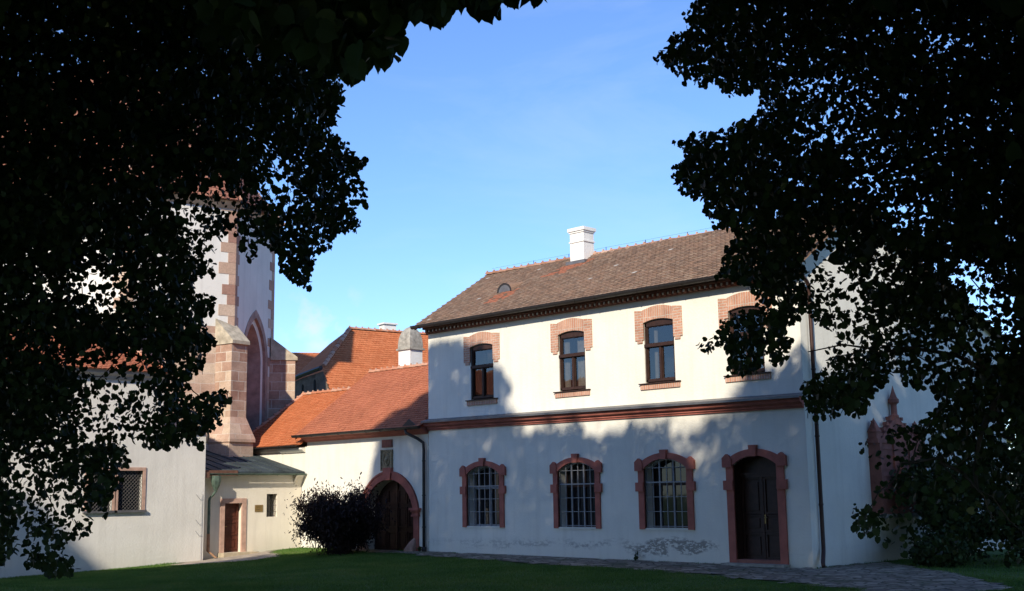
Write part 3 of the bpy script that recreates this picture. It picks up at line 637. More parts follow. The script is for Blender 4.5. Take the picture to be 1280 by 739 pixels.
def turned(mb, u, d, prof, n=8):
    c = G.P(u, d, 0); rings = [[c+np.array([r*math.cos(2*math.pi*k/n+.39), r*math.sin(2*math.pi*k/n+.39), z]) for k in range(n)] for r, z in prof]
    for a, b_ in zip(rings[:-1], rings[1:]):
        for k in range(n): mb.face([a[k], a[(k+1) % n], b_[(k+1) % n], b_[k]])
turned(mb, 4.75, .14, [(.13, 4.08), (.13, 4.12), (.09, 4.16), (.085, 4.42), (.10, 4.46), (.155, 4.50), (.155, 4.60), (.12, 4.63), (.10, 4.67), (.05, 4.82), (.005, 5.0)])
mb.build('finial', m_redd, mon)

# ---------------------------------------------------------------- GATE WING (left of the house)
wing = thing('gatehouse', (-6, 0, 0), 'low white gate wing with orange tiled roof and red arched gateway', 'building')
WL = -12.2
gc, gh = -2.17, 1.38; gsp, gcr = 1.55, 2.62
gop = [(gc-gh, -.1), (gc+gh, -.1)]+arc(gc-gh, gc+gh, gsp, gcr, 18)
mb = MB(); wall(mb, WF, [(WL, -.6), (-.02, -.6), (-.02, 4.38), (-7.28, 4.38), (-7.28, 4.0), (WL, 4.0)], [gop], .5)
mb.face([(WL, 0, -.3), (WL, 6.5, -.3), (WL, 6.5, 4), (WL, 3.3, 6.4), (WL, 0, 4)]); mb.face([(WL, 6.5, -.3), (-.02, 6.5, -.3), (-.02, 6.5, 4.4), (WL, 6.5, 4)])
mb.face([(-7.3, .0, 4.0), (-7.3, 6.5, 4.0), (-7.3, 3.33, 7.05), (-7.3, 0, 4.38)])
mb.build('wall', m_wing, wing)
WR = (3.33, 7.18)
mb = MB(); roofplane(mb, (-7.5, -.42, 4.42), (-.02, -.42, 4.42), (-.02, WR[0], WR[1]), (-7.5, WR[0], WR[1]))
mb.face([(-7.5, WR[0], WR[1]), (-.02, WR[0], WR[1]), (-.02, 6.8, 4.3), (-7.5, 6.8, 4.3)], None, .5)
mb.tube([(-7.5, -.42, 4.43), (-7.5, WR[0], WR[1]+.01)], .045, 6, True, 0.)  # strip added along the verge, standing in for the shadow line below it
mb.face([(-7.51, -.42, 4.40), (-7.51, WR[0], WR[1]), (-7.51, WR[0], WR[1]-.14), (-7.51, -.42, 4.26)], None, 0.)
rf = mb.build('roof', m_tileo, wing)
mb = MB(); ridge_tiles(mb, (-7.5, WR[0], WR[1]+.03), (0, WR[0], WR[1]+.03)); mb.build('ridge', m_ridgeo, rf)
LR = (3.33, 6.56)
mb = MB(); roofplane(mb, (-12.3, -.32, 4.08), (-7.3, -.32, 4.08), (-7.3, LR[0], LR[1]), (-12.3, LR[0], LR[1]))
mb.face([(-12.3, LR[0], LR[1]), (-7.3, LR[0], LR[1]), (-7.3, 6.8, 4), (-12.3, 6.8, 4)], None, .5)
lrf = mb.build('lower_roof', m_tilen, wing); lrf['label'] = 'brighter orange lower roof section'
mb = MB(); ridge_tiles(mb, (-12.3, LR[0], LR[1]+.03), (-7.5, LR[0], LR[1]+.03)); ridge_tiles(mb, (-12.3, -.3, 4.12), (-12.3, LR[0], LR[1]+.03)); mb.build('ridge', m_ridgeo, lrf)
mb = MB(); mb.sweep(WF, [(0, 4.17), (.08, 4.18), (.12, 4.23), (.20, 4.27), (.26, 4.33), (.33, 4.35), (.33, 4.40), (0, 4.42)], -7.36, -.0); mb.build('eave_moulding', m_red, wing)
gutter(wing, WF, -7.6, .02, .47, 4.43, .09)
mb = MB(); mb.sweep(WF, [(0, 3.78), (.08, 3.80), (.20, 3.90), (.20, 3.96), (0, 3.98)], -9.0, -7.38); mb.build('lower_moulding', m_wing, wing)
gutter(wing, WF, -12.3, -7.5, .36, 4.06, .06)
# arched gate
mb = MB(); d_ = -.42
wall(mb, WF, gop, [], 0, d_)
for sgn in (-1, 1):
    for a, b_ in ((.06, .55), (.62, 1.28)):
        u0, u1 = sorted((gc+sgn*a, gc+sgn*b_))
        for z0, z1 in ((.1, .75), (.88, 1.62), (1.74, 2.25 if a < .3 else 1.95)):
            k = .05; mb.box(WF, u0, u0+k, d_, d_+.045, z0, z1); mb.box(WF, u1-k, u1, d_, d_+.045, z0, z1); mb.box(WF, u0+k, u1-k, d_, d_+.043, z0, z0+k); mb.box(WF, u0+k, u1-k, d_, d_+.043, z1-k, z1)
            mb.box(WF, u0+.11, u1-.11, d_, d_+.025, z0+.11, z1-.11)
mb.box(WF, gc-.035, gc+.035, d_, d_+.07, -.05, 2.5)
gate = mb.build('gate', m_doorw, wing)
mb = MB(); go = 1.68
mb.strip(WF, arc(gc-gh, gc+gh, gsp, gcr, 20), arc(gc-go, gc+go, gsp, gcr+.30, 20), -.06, .07)
mb.strip(WF, arc(gc-go+.07, gc+go-.07, gsp, gcr+.23, 20), arc(gc-go, gc+go, gsp, gcr+.30, 20), .0, .095)
for sgn in (-1, 1):
    u0, u1 = sorted((gc+sgn*(gh+.02), gc+sgn*(go-.02))); mb.box(WF, u0, u1, -.06, .06, -.1, gsp-.2)
    for k, (e, z0, z1) in enumerate(((.03, gsp-.26, gsp-.2), (.0, gsp-.2, gsp-.1), (.05, gsp-.1, gsp-.04), (.10, gsp-.04, gsp+.04))):
        u0, u1 = sorted((gc+sgn*(gh-.04-e*.6), gc+sgn*(go+e))); mb.box(WF, u0, u1, -.06, .08+e, z0, z1)
    u0, u1 = sorted((gc+sgn*(gh-.10), gc+sgn*(go+.02)))
mb.prism(WF, [(gc-.17, gcr-.03), (gc+.17, gcr-.03), (gc+.23, gcr+.42), (gc-.23, gcr+.42)], -.05, .14)
mb.build('arch_surround', m_red, gate)
mb = MB()
for sgn in (-1, 1):          # worn guard stones at the foot of the jambs
    mb = MB(); c0 = WF.P(gc+sgn*1.42, .12, 0)
    mb.tube([c0+np.array([-sgn*.10, -.05, -.15]), c0+np.array([-sgn*.08, -.04, .08]), c0+np.array([0, .02, .32]), c0+np.array([sgn*.06, .08, .52])], [.27, .24, .17, .06], 9)
    mb.build('guard_stone', simple('guard_stone', (.36, .22, .17), .95, .3, 5., .5), gate)
mb = MB(); mb.box(WF, gc-1.5, gc+1.5, -.4, .25, -.15, .0); mb.build('threshold', m_gray, gate)
# plaques above the gate
mb = MB(); mb.box(WF, -2.56, -1.98, 0, .05, 3.78, 4.06); mb.box(WF, -2.53, -2.28, .05, .06, 3.81, 4.03); mb.box(WF, -2.26, -2.01, .05, .062, 3.81, 4.03); p = mb.build('red_stone_panel', m_redd, wing)
mb = MB(); mb.box(WF, -2.60, -1.96, 0, .05, 2.93, 3.70); k = .05
mb.box(WF, -2.60, -1.96, .05, .085, 3.65, 3.70); mb.box(WF, -2.60, -1.96, .05, .085, 2.93, 2.98); mb.box(WF, -2.60, -2.55, .05, .083, 2.98, 3.65); mb.box(WF, -2.01, -1.96, .05, .083, 2.98, 3.65)
rel = mb.build('relief_panel', m_relief, wing)
mb = MB()
for k in range(14):          # carved oval cartouche
    a = 2*math.pi*k/14; a2 = 2*math.pi*(k+1)/14; mb.tube([WF.P(-2.28+.17*math.cos(a), .06, 3.33+.22*math.sin(a)), WF.P(-2.28+.17*math.cos(a2), .06, 3.33+.22*math.sin(a2))], .028, 6)
mb.tube([WF.P(-2.28, .05, 3.2), WF.P(-2.26, .06, 3.33), WF.P(-2.28, .05, 3.42)], [.05, .08, .05], 8); mb.tube([WF.P(-2.45, .05, 3.58), WF.P(-2.28, .06, 3.62), WF.P(-2.1, .05, 3.58)], .03, 6)
mb.tube([WF.P(-2.46, .05, 3.06), WF.P(-2.28, .06, 3.04), WF.P(-2.1, .05, 3.06)], .03, 6)
mb.build('carving', m_relief, rel)
# wing downpipe beside the house corner
mb = MB(); mb.tube([WF.P(-.72, .47, 4.36), WF.P(-.68, .47, 4.22), WF.P(-.35, .22, 4.02), WF.P(-.16, .11, 3.86), WF.P(-.14, .11, 3.6), WF.P(-.14, .11, 2), WF.P(-.14, .11, .22)], .055, 8)
mb.tube([WF.P(-.14, .11, .25), WF.P(-.14, .11, .05)], .085, 8)
for z in (3.2, 2.0, .9): mb.tube([WF.P(-.14, .11, z), WF.P(-.14, .11, z+.05)], .064, 8)
mb.build('downpipe', m_dark, wing, True)
# snow-catcher flashing at the valley corner
mb = MB(); mb.prism(Fr(0, -.36, 0), [(-1.05, 4.44), (-.2, 4.44), (-.62, 4.72)], 0, .03); mb.build('gutter_guard', m_dark, wing)
# small domed white chimney behind the ridge
mb = MB(); F = Fr(-5.4, 3.75, 0); mb.box(F, -.37, .37, -.33, .33, 6.4, 7.93)
ch = mb.build('chimney', m_chim, rf)
mb = MB(); mb.box(F, -.44, .44, -.40, .40, 7.93, 8.0)
pf = [(.39, .35, 8.0), (.385, .345, 8.2), (.365, .325, 8.4), (.32, .285, 8.58), (.255, .225, 8.73), (.16, .14, 8.85), (.05, .04, 8.91)]
for (a, b_, z), (a2, b2, z2) in zip(pf[:-1], pf[1:]):
    q = [(-a, b_, z), (a, b_, z), (a, -b_, z), (-a, -b_, z)]; q2 = [(-a2, b2, z2), (a2, b2, z2), (a2, -b2, z2), (-a2, -b2, z2)]
    for k in range(4): mb.lface(F, [q[k], q[(k+1) % 4], q2[(k+1) % 4], q2[k]])
mb.lface(F, q2); mb.build('chimney_dome', m_gray, ch)

# ---------------------------------------------------------------- ANNEX (low lean-to with small door)
ann = thing('annex', (-7.6, -2.5, 0), 'low cream lean-to with standing seam metal roof, small brown door and barred window', 'building')
AF = Fr(-7.62, -4.7, 90)                    # u along +Y
AL = 4.68
ahole = [(1.22, .03), (1.98, .03), (1.98, 1.84), (1.22, 1.84)]; whole = [(3.08, 1.30), (3.56, 1.30), (3.56, 2.17), (3.08, 2.17)]
mb = MB(); wall(mb, AF, [(0, -.6), (AL, -.6), (AL, 2.98), (0, 2.98)], [ahole, whole], revs=[.26, .32]); mb.build('wall', m_annex, ann)
mb = MB(); sp = .23; x0, x1 = .26, -4.9
rz = lambda d: 3.02-(d-.26)*sp
P4 = [(-.2, x0), (AL-.03, x0), (AL-.03, x1), (-.2, x1)]
mb.lface(AF, [(u, d, rz(d)) for u, d in P4]); mb.lface(AF, [(u, d, rz(d)-.06) for u, d in P4])
mb.lface(AF, [(-.2, x0, rz(x0)), (AL-.03, x0, rz(x0)), (AL-.03, x0, rz(x0)-.07), (-.2, x0, rz(x0)-.07)])
for u in np.arange(.05, AL-.1, .52):
    a = [(u-.012, x0-.01, rz(x0)), (u+.012, x0-.01, rz(x0)), (u+.012, x1, rz(x1)), (u-.012, x1, rz(x1))]; b_ = [(p[0], p[1], p[2]+.035) for p in a]
    mb.lface(AF, b_); 
    for k in range(4): mb.lface(AF, [a[k], a[(k+1) % 4], b_[(k+1) % 4], b_[k]])
arf = mb.build('roof', m_seam, ann)
gutter(ann, AF, .25, AL-.02, .33, 2.94, .06, m_green)
mb = MB(); mb.box(AF, -.15, 1.55, .30, .36, 2.86, 3.06); mb.box(AF, -.12, .30, .02, .42, 2.78, 3.0); mb.build('gutter_box', m_rust, ann)
mb = MB(); mb.prism(Fr(-7.62, -.02, 0), [(0.0, 2.5), (.0, 2.96), (.26, 2.96), (.2, 2.85)], 0.01, .35); mb.build('eave_bracket', m_annex, ann)
mb = MB(); hc = AF.P(.62, .34, 0)
def ring_tube(mb, prof, n=8, c=None):
    rings = [[c+np.array([ox+r*math.cos(2*math.pi*k/n), oy+r*math.sin(2*math.pi*k/n), z]) for k in range(n)] for r, z, ox, oy in prof]
    for a, b_ in zip(rings[:-1], rings[1:]):
        for k in range(n): mb.face([a[k], a[(k+1) % n], b_[(k+1) % n], b_[k]])
ring_tube(mb, [(.19, 2.86, 0, 0), (.19, 2.66, 0, 0), (.16, 2.52, 0, 0), (.08, 2.36, 0, 0), (.06, 2.3, 0, 0), (.055, 2.15, -.05, -.08), (.055, 2.05, -.12, -.16), (.055, 1.95, -.13, -.18), (.055, 1.0, -.13, -.18), (.055, .75, -.13, -.18)], 8, hc)
dp = mb.build('downpipe', m_green, ann, True)
mb = MB(); ring_tube(mb, [(.062, .75, -.13, -.18), (.062, .12, -.13, -.18), (.062, .05, -.08, -.10), (.062, -.12, .10, .02)], 8, hc); mb.build('pipe_foot', simple('copper_rust', (.30, .17, .10), .8, .3, 8., .3), dp)
# annex door
mb = MB(); mb.box(AF, 1.22, 1.98, -.26, -.21, .03, 1.84)
for z0, z1 in ((.12, .55), (.66, 1.16), (1.27, 1.76)):
    mb.box(AF, 1.28, 1.92, -.21, -.185, z0, z0+.05); mb.box(AF, 1.28, 1.92, -.21, -.185, z1-.05, z1); mb.box(AF, 1.28, 1.34, -.21, -.183, z0+.05, z1-.05); mb.box(AF, 1.86, 1.92, -.21, -.183, z0+.05, z1-.05)
    mb.box(AF, 1.40, 1.80, -.21, -.195, z0+.10, z1-.10)
dr = mb.build('door', m_doorr, ann)
mb = MB(); mb.tube([AF.P(1.31, -.18, .98), AF.P(1.31, -.12, .98), AF.P(1.42, -.12, .98)], .012, 6); mb.build('handle', m_brass, dr)
mb = MB(); mb.box(AF, 1.04, 1.222, -.05, .035, -.02, 1.84); mb.box(AF, 1.978, 2.16, -.05, .035, -.02, 1.84); mb.box(AF, 1.04, 2.16, -.05, .037, 1.84, 2.02); mb.build('door_surround', m_pink, dr)
mb = MB(); mb.box(AF, .98, 2.5, .0, .42, -.3, .03); mb.build('doorstep', m_step, dr)
mb = MB(); mb.lface(AF, [(3.08, -.31, 1.30), (3.56, -.31, 1.30), (3.56, -.31, 2.17), (3.08, -.31, 2.17)]); w = mb.build('window', m_glass, ann)
mb = MB()
for u in (3.16, 3.26, 3.36, 3.46): mb.tube([AF.P(u, -.06, 1.30), AF.P(u, -.06, 2.17)], .011, 6)
for z in (1.5, 1.74, 1.97): mb.tube([AF.P(3.08, -.055, z), AF.P(3.56, -.055, z)], .009, 6)
mb.build('bars', m_iron, w)
sg = thing('sign', (-7.6, -2.05, 1.6), 'small brass plaque on the cream wall between the little door and the barred window', 'sign')
mb = MB(); mb.box(AF, 2.55, 2.90, .005, .02, 1.50, 1.76); i0 = len(mb.f)
for k, (a, b_) in enumerate(((2.60, 2.85), (2.62, 2.83), (2.60, 2.80))):     # lines of small engraved lettering, too far off to read
    u = a
    while u < b_-.01: l_ = random.uniform(.012, .04); mb.box(AF, u, min(u+l_, b_), .02, .0215, 1.705-k*.06, 1.72-k*.06); u += l_+.012
mb.mi[i0:] = [1]*(len(mb.f)-i0); mb.build('plate', [m_brass, m_iron], sg)

# ---------------------------------------------------------------- CHAPEL WALL (big white wall at left)
chap = thing('chapel', (-7.15, -9, 0), 'plain white sacristy at far left with red tiled roof and paired lattice windows', 'building')
CF = Fr(-7.15, -20, 90)                     # u = Y+20
cu = lambda y: y+20
wz = [(1.65, 3.06)]
wh = [[(cu(-8.01), 1.67), (cu(-7.10), 1.67), (cu(-7.10), 3.03), (cu(-8.01), 3.03)], [(cu(-9.12), 1.67), (cu(-8.21), 1.67), (cu(-8.21), 3.03), (cu(-9.12), 3.03)]]
mb = MB(); wall(mb, CF, [(0, -1.2), (cu(-4.62), -1.2), (cu(-4.62), 4.5), (cu(-6.4), 4.62), (cu(-6.4), 6.5), (0, 6.5)], wh, .22)
e = cu(-4.62)
mb.lface(CF, [(e, 0, -1.2), (e, -.49, -1.2), (e, -.49, 4.5), (e, 0, 4.5)])
mb.lface(CF, [(e, 0, 4.5), (e, -3.6, 4.5), (cu(-6.4), -3.6, 4.62), (cu(-6.4), 0, 4.62)])
mb.lface(CF, [(cu(-6.4), 0, 4.5), (cu(-6.4), -4.6, 4.5), (cu(-6.4), -4.6, 6.5), (cu(-6.4), 0, 6.5)])
mb.lface(CF, [(0, 0, -1.2), (0, -5, -1.2), (0, -5, 6.5), (0, 0, 6.5)])
mb.build('wall', m_chap, chap)
mb = MB(); mb.sweep(CF, [(0, 6.18), (.06, 6.2), (.10, 6.3), (.22, 6.38), (.24, 6.5), (0, 6.55)], -.2, cu(-6.35)); mb.build('cornice', simple('grey_cornice', (.45, .43, .42), .9, .2, 4., .2), chap)
mb = MB()
a, b_, c, d = (-6.82, -20, 6.5), (-6.82, -6.2, 6.5), (-9.2, -7.2, 7.85), (-9.2, -20, 7.85)
U = np.array([0, 1., 0]); S = np.array([-2.38, 0, 1.35]); S /= np.linalg.norm(S); o0 = np.array(a)
tile_plane(mb, a, U, S, [((np.array(p)-o0)@U, (np.array(p)-o0)@S) for p in (a, b_, c, d)])
mb.face([b_, (-11.6, -6.2, 6.5), c], None, .4); mb.face([(-9.2, -20, 7.85), (-9.2, -7.2, 7.85), (-11.6, -6.2, 6.5), (-11.6, -20, 6.5)], None, .3)
crf = mb.build('roof', m_tileo, chap)
mb = MB(); ridge_tiles(mb, (-9.2, -20, 7.88), (-9.2, -7.2, 7.88)); ridge_tiles(mb, (-6.85, -6.2, 6.55), (-9.2, -7.2, 7.88)); mb.build('ridge', m_ridgeo, crf)
for h in wh:
    u0, u1, z0, z1 = h[0][0], h[1][0], h[0][1], h[2][1]
    mb = MB(); mb.lface(CF, [(u0, -.2, z0), (u1, -.2, z0), (u1, -.2, z1), (u0, -.2, z1)]); w = mb.build('window', m_glass, chap)
    mb = MB(); k = .115
    mb.box(CF, u0-k, u0, -.05, .03, z0-.0, z1+k); mb.box(CF, u1, u1+k, -.05, .03, z0-.0, z1+k); mb.box(CF, u0, u1, -.05, .03, z1, z1+k); mb.build('frame', m_pink, w)
    mb = MB(); mb.box(CF, u0-k-.03, u1+k+.03, -.2, .10, z0-.08, z0); mb.build('sill', m_zinc, w)
    mb = MB(); s_p = .13; n = int((u1-u0+z1-z0)/s_p)
    for k in range(1, n+1):                 # diagonal lattice
        for sgn in (1, -1):
            t0 = k*s_p; pa = (u0+min(t0, u1-u0), z0+max(0, t0-(u1-u0))); pb = (u0+max(0, t0-(z1-z0)), z0+min(t0, z1-z0))
            if sgn < 0: pa = (u0+u1-pa[0], pa[1]); pb = (u0+u1-pb[0], pb[1])
            if abs(pa[0]-pb[0]) > .02: mb.tube([CF.P(pa[0], -.08, pa[1]), CF.P(pb[0], -.08, pb[1])], .009, 4, False)
    mb.build('lattice', simple('dark_lattice', (.09, .085, .085), .6, .2, 8., 0), w)
mb = MB(); 
mb.tube([CF.P(e-.55, .06, 4.42), CF.P(e-.1, .10, 4.5), CF.P(e+.12, .10, 4.5)], .05, 6); mb.tube([CF.P(e+.0, .10, 4.5), CF.P(e+.02, .12, 4.3), CF.P(e+.0, .06, 4.05)], .05, 6)
mb.build('gutter_spout', m_dark, chap)
mb = MB(); pw = [CF.P(e-.12, .03, z) for z in (2.2, 1.4, .6, -.3)]; mb.tube(pw, .007, 4)
for z in (2.0, 1.1, .7): mb.tube([CF.P(e-.35, .02, z+.18), CF.P(e-.2, .03, z), CF.P(e-.1, .03, z+.03)], .008, 4)
mb.build('conductor_wire', m_bar, chap)

# ---------------------------------------------------------------- CHURCH APSE
chu = thing('church', (-14, -3, 0), 'tall gothic church apse with white plaster, pink sandstone quoins and stepped buttresses', 'church')
A = np.array([-11.2, -1.0]); SD = 4.5
def facet(P0, nang, w_):                     # facet starting at its left end, u to the right
    a = rad(nang); u = np.array([-math.sin(a), math.cos(a)]); return P0, P0+u*w_, nang+90
un = lambda ang: np.array([-math.sin(rad(ang)), math.cos(rad(ang))])
B = A-un(-10)*SD; B2 = B-un(-55)*SD; B3 = B2-un(-100)*14
E1 = A+un(35)*SD*1.0; E2 = E1+un(80)*SD; E3 = E2+un(125)*14
CZ = 14.6; ZP = 8.9
F1 = Fr(B[0], B[1], 80); F2 = Fr(A[0], A[1], 125); F0 = Fr(B2[0], B2[1], 35); F3 = Fr(E1[0], E1[1], 170)
wc, whf = 2.35, 1.22
def gothic(c, h, z0, zs, rise, n=9):
    R_ = (h*h+rise*rise)/(2*h); cR = c+h-R_; a0 = math.atan2(rise, c-cR)
    rt = [(cR+R_*math.cos(t), zs+R_*math.sin(t)) for t in np.linspace(0, a0, n)]
    lt = [(2*c-p[0], p[1]) for p in rt[::-1]][1:]
    return [(c-h, z0), (c+h, z0)]+rt+lt
hole = gothic(wc, whf*.80, 3.4, 7.6, 1.75)
mb = MB()
wall(mb, F1, [(0, ZP+.2), (SD, ZP+.2), (SD, CZ), (0, CZ)])
wall(mb, F0, [(0, ZP+.2), (SD, ZP+.2), (SD, CZ), (0, CZ)])
h2 = [(max(0.05, min(SD-.05, u)), z) for u, z in gothic(wc, whf, 2.6, 7.9, 1.95)]
hw = [(u, z) for u, z in h2]
zsp = 7.6
hup = [(wc-whf, zsp), (wc+whf, zsp)]+[p for p in h2[2:]]
low = 7.4
outer_up = [(0, low), (wc-whf, low)]+[(wc-whf, 7.9)]+[p for p in h2[2:]][::-1][0:0]
# upper white part with pointed notch, lower stone part with straight notch
arcp = h2[2:]                                # from right springing over apex to left springing
wall(mb, F2, [(0, low)]+[(wc-whf, low)]+arcp[::-1]+[(wc+whf, low)]+[(SD, low), (SD, CZ), (0, CZ)])
wall(mb, F3, [(0, low), (SD, low), (SD, CZ), (0, CZ)])
for p, q in ((B3, B2), (E2, E3), (E3, B3)): mb.face([(p[0], p[1], 0), (q[0], q[1], 0), (q[0], q[1], CZ), (p[0], p[1], CZ)])
mb.build('upper_wall', m_church, chu)
mb = MB()
for Fx in (F1, F0): wall(mb, Fx, [(0, -.5), (SD, -.5), (SD, ZP+.2), (0, ZP+.2)], d=.0)
wall(mb, F2, [(0, -.5), (SD, -.5), (SD, low), (wc+whf, low), (wc+whf, 2.6), (wc-whf, 2.6), (wc-whf, low), (0, low)])
wall(mb, F3, [(0, -.5), (SD, -.5), (SD, low), (0, low)])
mb.build('lower_wall', m_stonep, chu)
# window: moulded stone reveal, white band and dark glazing
mb = MB()
def gband(mb, ha, hb, ra, rb, d0, d1, z0=2.6):
    ga = gothic(wc, ha, z0, 7.9, ra); gb = gothic(wc, hb, z0, 7.9, rb)
    ia = [ga[1]]+ga[2:]+[ga[0]]; ib = [gb[1]]+gb[2:]+[gb[0]]
    for k in range(len(ia)-1):
        a, b_, c, d = ia[k], ia[k+1], ib[k+1], ib[k]
        mb.lface(F2, [(a[0], d0, a[1]), (b_[0], d0, b_[1]), (c[0], d1, c[1]), (d[0], d1, d[1])])
gband(mb, whf*1.0, whf*1.22, 1.95, 2.3, .02, .02); gband(mb, whf*1.0, whf*1.0, 1.95, 1.95, .02, -.12); gband(mb, whf*1.22, whf*1.22, 2.3, 2.3, .02, -.02)
gband(mb, whf*.86, whf*.62, 1.7, 1.25, -.15, -.75); gband(mb, whf*.62, whf*.55, 1.25, 1.15, -.75, -.75)
mb.lface(F2, [(wc-whf, .0, 2.6), (wc+whf, .0, 2.6), (wc+whf*.55, -.8, 3.0), (wc-whf*.55, -.8, 3.0)])
m_goth = simple('brown_sandstone', (.33, .225, .19), .9, .3, 3., .5); ws = mb.build('window', m_goth, chu)
mb = MB(); gband(mb, whf*.999, whf*.86, 1.949, 1.7, -.12, -.15); mb.build('plaster_band', m_church, ws)
mb = MB(); gp = gothic(wc, whf*.56, 2.6, 7.9, 1.16); mb.lface(F2, [(u, -.78, z) for u, z in gp]); mb.build('pane', m_glass, ws)
mb = MB(); mb.box(F2, wc-.06, wc+.06, -.78, -.68, 2.8, 8.4)
for z in np.arange(3.2, 8.2, .45): mb.box(F2, wc-whf*.55, wc+whf*.55, -.77, -.75, z, z+.02)
mb.build('tracery', m_goth, ws)
# quoins
def quoins(Fa, ua, sa, Fb, ub, sb, z0, z1):
    mb = MB(); z = z0; k = 0
    while z < z1:
        h = random.uniform(.38, .5); la, lb = (random.uniform(.55, .75), random.uniform(.2, .3)) if k % 2 else (random.uniform(.28, .36), random.uniform(.32, .45))
        a0, a1 = sorted((ua, ua+sa*la)); b0, b1 = sorted((ub, ub+sb*lb)); r = random.random()
        mb.box(Fa, a0, a1, -.1, .018, z, z+h-.012, r); mb.box(Fb, b0, b1, -.1, .018, z, z+h-.012, r); z += h; k += 1
    return mb.build('quoins', m_pinkq, chu)
m_pinkq = tiles('quoin_stone', [(.36, .20, .15), (.50, .33, .25), (.56, .42, .32), (.42, .25, .18)])
quoins(F1, SD, -1, F2, 0, 1, ZP+.2, CZ-.2); quoins(F2, SD, -1, F3, 0, 1, low, CZ-.2); quoins(F0, SD, -1, F1, 0, 1, ZP+.2, CZ-.2)
def buttress(x, y, ang, wd, dp_, zt, zb2, flare=.35, lean=1.1):
    Fb = Fr(x, y, ang+90); h = wd/2; mb = MB()
    mb.box(Fb, -h, h, -1.0, dp_, zb2, zt)
    b = mb.build('buttress', m_stone, chu)
    mb = MB()   # sloping weathering on top
    mb.lface(Fb, [(-h-.05, dp_+.10, zt), (h+.05, dp_+.10, zt), (h+.05, -.1, zt+lean), (-h-.05, -.1, zt+lean)])
    mb.lface(Fb, [(-h-.05, dp_+.10, zt-.14), (h+.05, dp_+.10, zt-.14), (h+.05, dp_+.10, zt), (-h-.05, dp_+.10, zt)])
    for s in (-1, 1): mb.lface(Fb, [(s*(h+.05), dp_+.10, zt-.14), (s*(h+.05), dp_+.10, zt), (s*(h+.05), -.1, zt+lean), (s*(h+.05), -.1, zt-.14)])
    mb.lface(Fb, [(-h-.05, dp_+.10, zt-.14), (h+.05, dp_+.10, zt-.14), (h+.05, -.1, zt-.14), (-h-.05, -.1, zt-.14)])
    mb.build('weathering', m_weather, b)
    if flare:
        mb = MB(); f = flare
        mb.box(Fb, -h-f, h+f, -1.0, dp_+f, zb2-2.5, zb2-.0)
        a = [(-h-f-.05, dp_+f+.08, zb2), (h+f+.05, dp_+f+.08, zb2), (h+.0, dp_, zb2+.9), (-h, dp_, zb2+.9)]; mb.lface(Fb, a)
        mb.lface(Fb, [(h+f+.05, dp_+f+.08, zb2), (h+f+.05, -1, zb2), (h, -1, zb2+.9), (h, dp_, zb2+.9)]); mb.lface(Fb, [(-h-f-.05, -1, zb2), (-h-f-.05, dp_+f+.08, zb2), (-h, dp_, zb2+.9), (-h, -1, zb2+.9)])
        mb.box(Fb, -h-f-.05, h+f+.05, -1, dp_+f+.08, zb2-.12, zb2)
        mb.build('plinth', m_stonep, b)
    return b
cA = A+np.array([-.25, -.35]); buttress(cA[0], cA[1], 10, .85, 1.0, 8.45, 4.4, .22)
buttress(E1[0], E1[1], 55, .8, 1.0, 8.3, 4.2, .12, .9); buttress(B[0], B[1], -32, .85, 1.1, 8.4, 4.5); buttress(B2[0], B2[1], -77, .85, 1.1, 8.4, 4.5)
# string ledge of the eaves and roof
mb = MB()
ring = [B3, B2, B, A, E1, E2, E3]; ctr = np.array([-16.6, -2.1]); 
def off(p, k): v = p-ctr; return ctr+v*(1+k/np.linalg.norm(v))
for p, q in zip(ring[1:-2], ring[2:-1]):
    a, b_ = off(p, .0), off(q, .0); a2, b2 = off(p, .3), off(q, .3)
    mb.face([(*a, CZ-.45), (*b_, CZ-.45), (*b2, CZ-.15), (*a2, CZ-.15)]); mb.face([(*a2, CZ-.15), (*b2, CZ-.15), (*b2, CZ), (*a2, CZ)])
mb.build('eave_moulding', m_weather, chu)
mb = MB(); apex = np.array([ctr[0]-.8, ctr[1]-.6, 22.6]); nave = np.array([(B3+E3)[0]/2, (B3+E3)[1]/2, 22.6])
for p, q in ((B2, B), (B, A), (A, E1), (E1, E2)):
    a = np.array([*off(p, .45), CZ-.12]); b_ = np.array([*off(q, .45), CZ-.12]); U = (b_-a)/np.linalg.norm(b_-a); S = apex-a; S = S-U*(S@U); Sn = S/np.linalg.norm(S)
    tile_plane(mb, a, U, Sn, [((x-a)@U, (x-a)@Sn) for x in (a, b_, apex)], w=.22, e=.2)
for p, q in ((B3, B2), (E2, E3)):
    a = np.array([*p, CZ-.12]); q3 = off(q, .4) if q is B2 else q; b_ = np.array([q3[0], q3[1], CZ-.12])
    mb.face([a, b_, apex, nave] if q is B2 else [b_, nave, apex, a], None, .6)
crf = mb.build('roof', m_tilec, chu)
mb = MB()
for p in (B2, B, A, E1, E2): ridge_tiles(mb, (*off(p, .42), CZ-.08), apex)
ridge_tiles(mb, apex, nave); mb.build('ridge', m_ridge, crf)

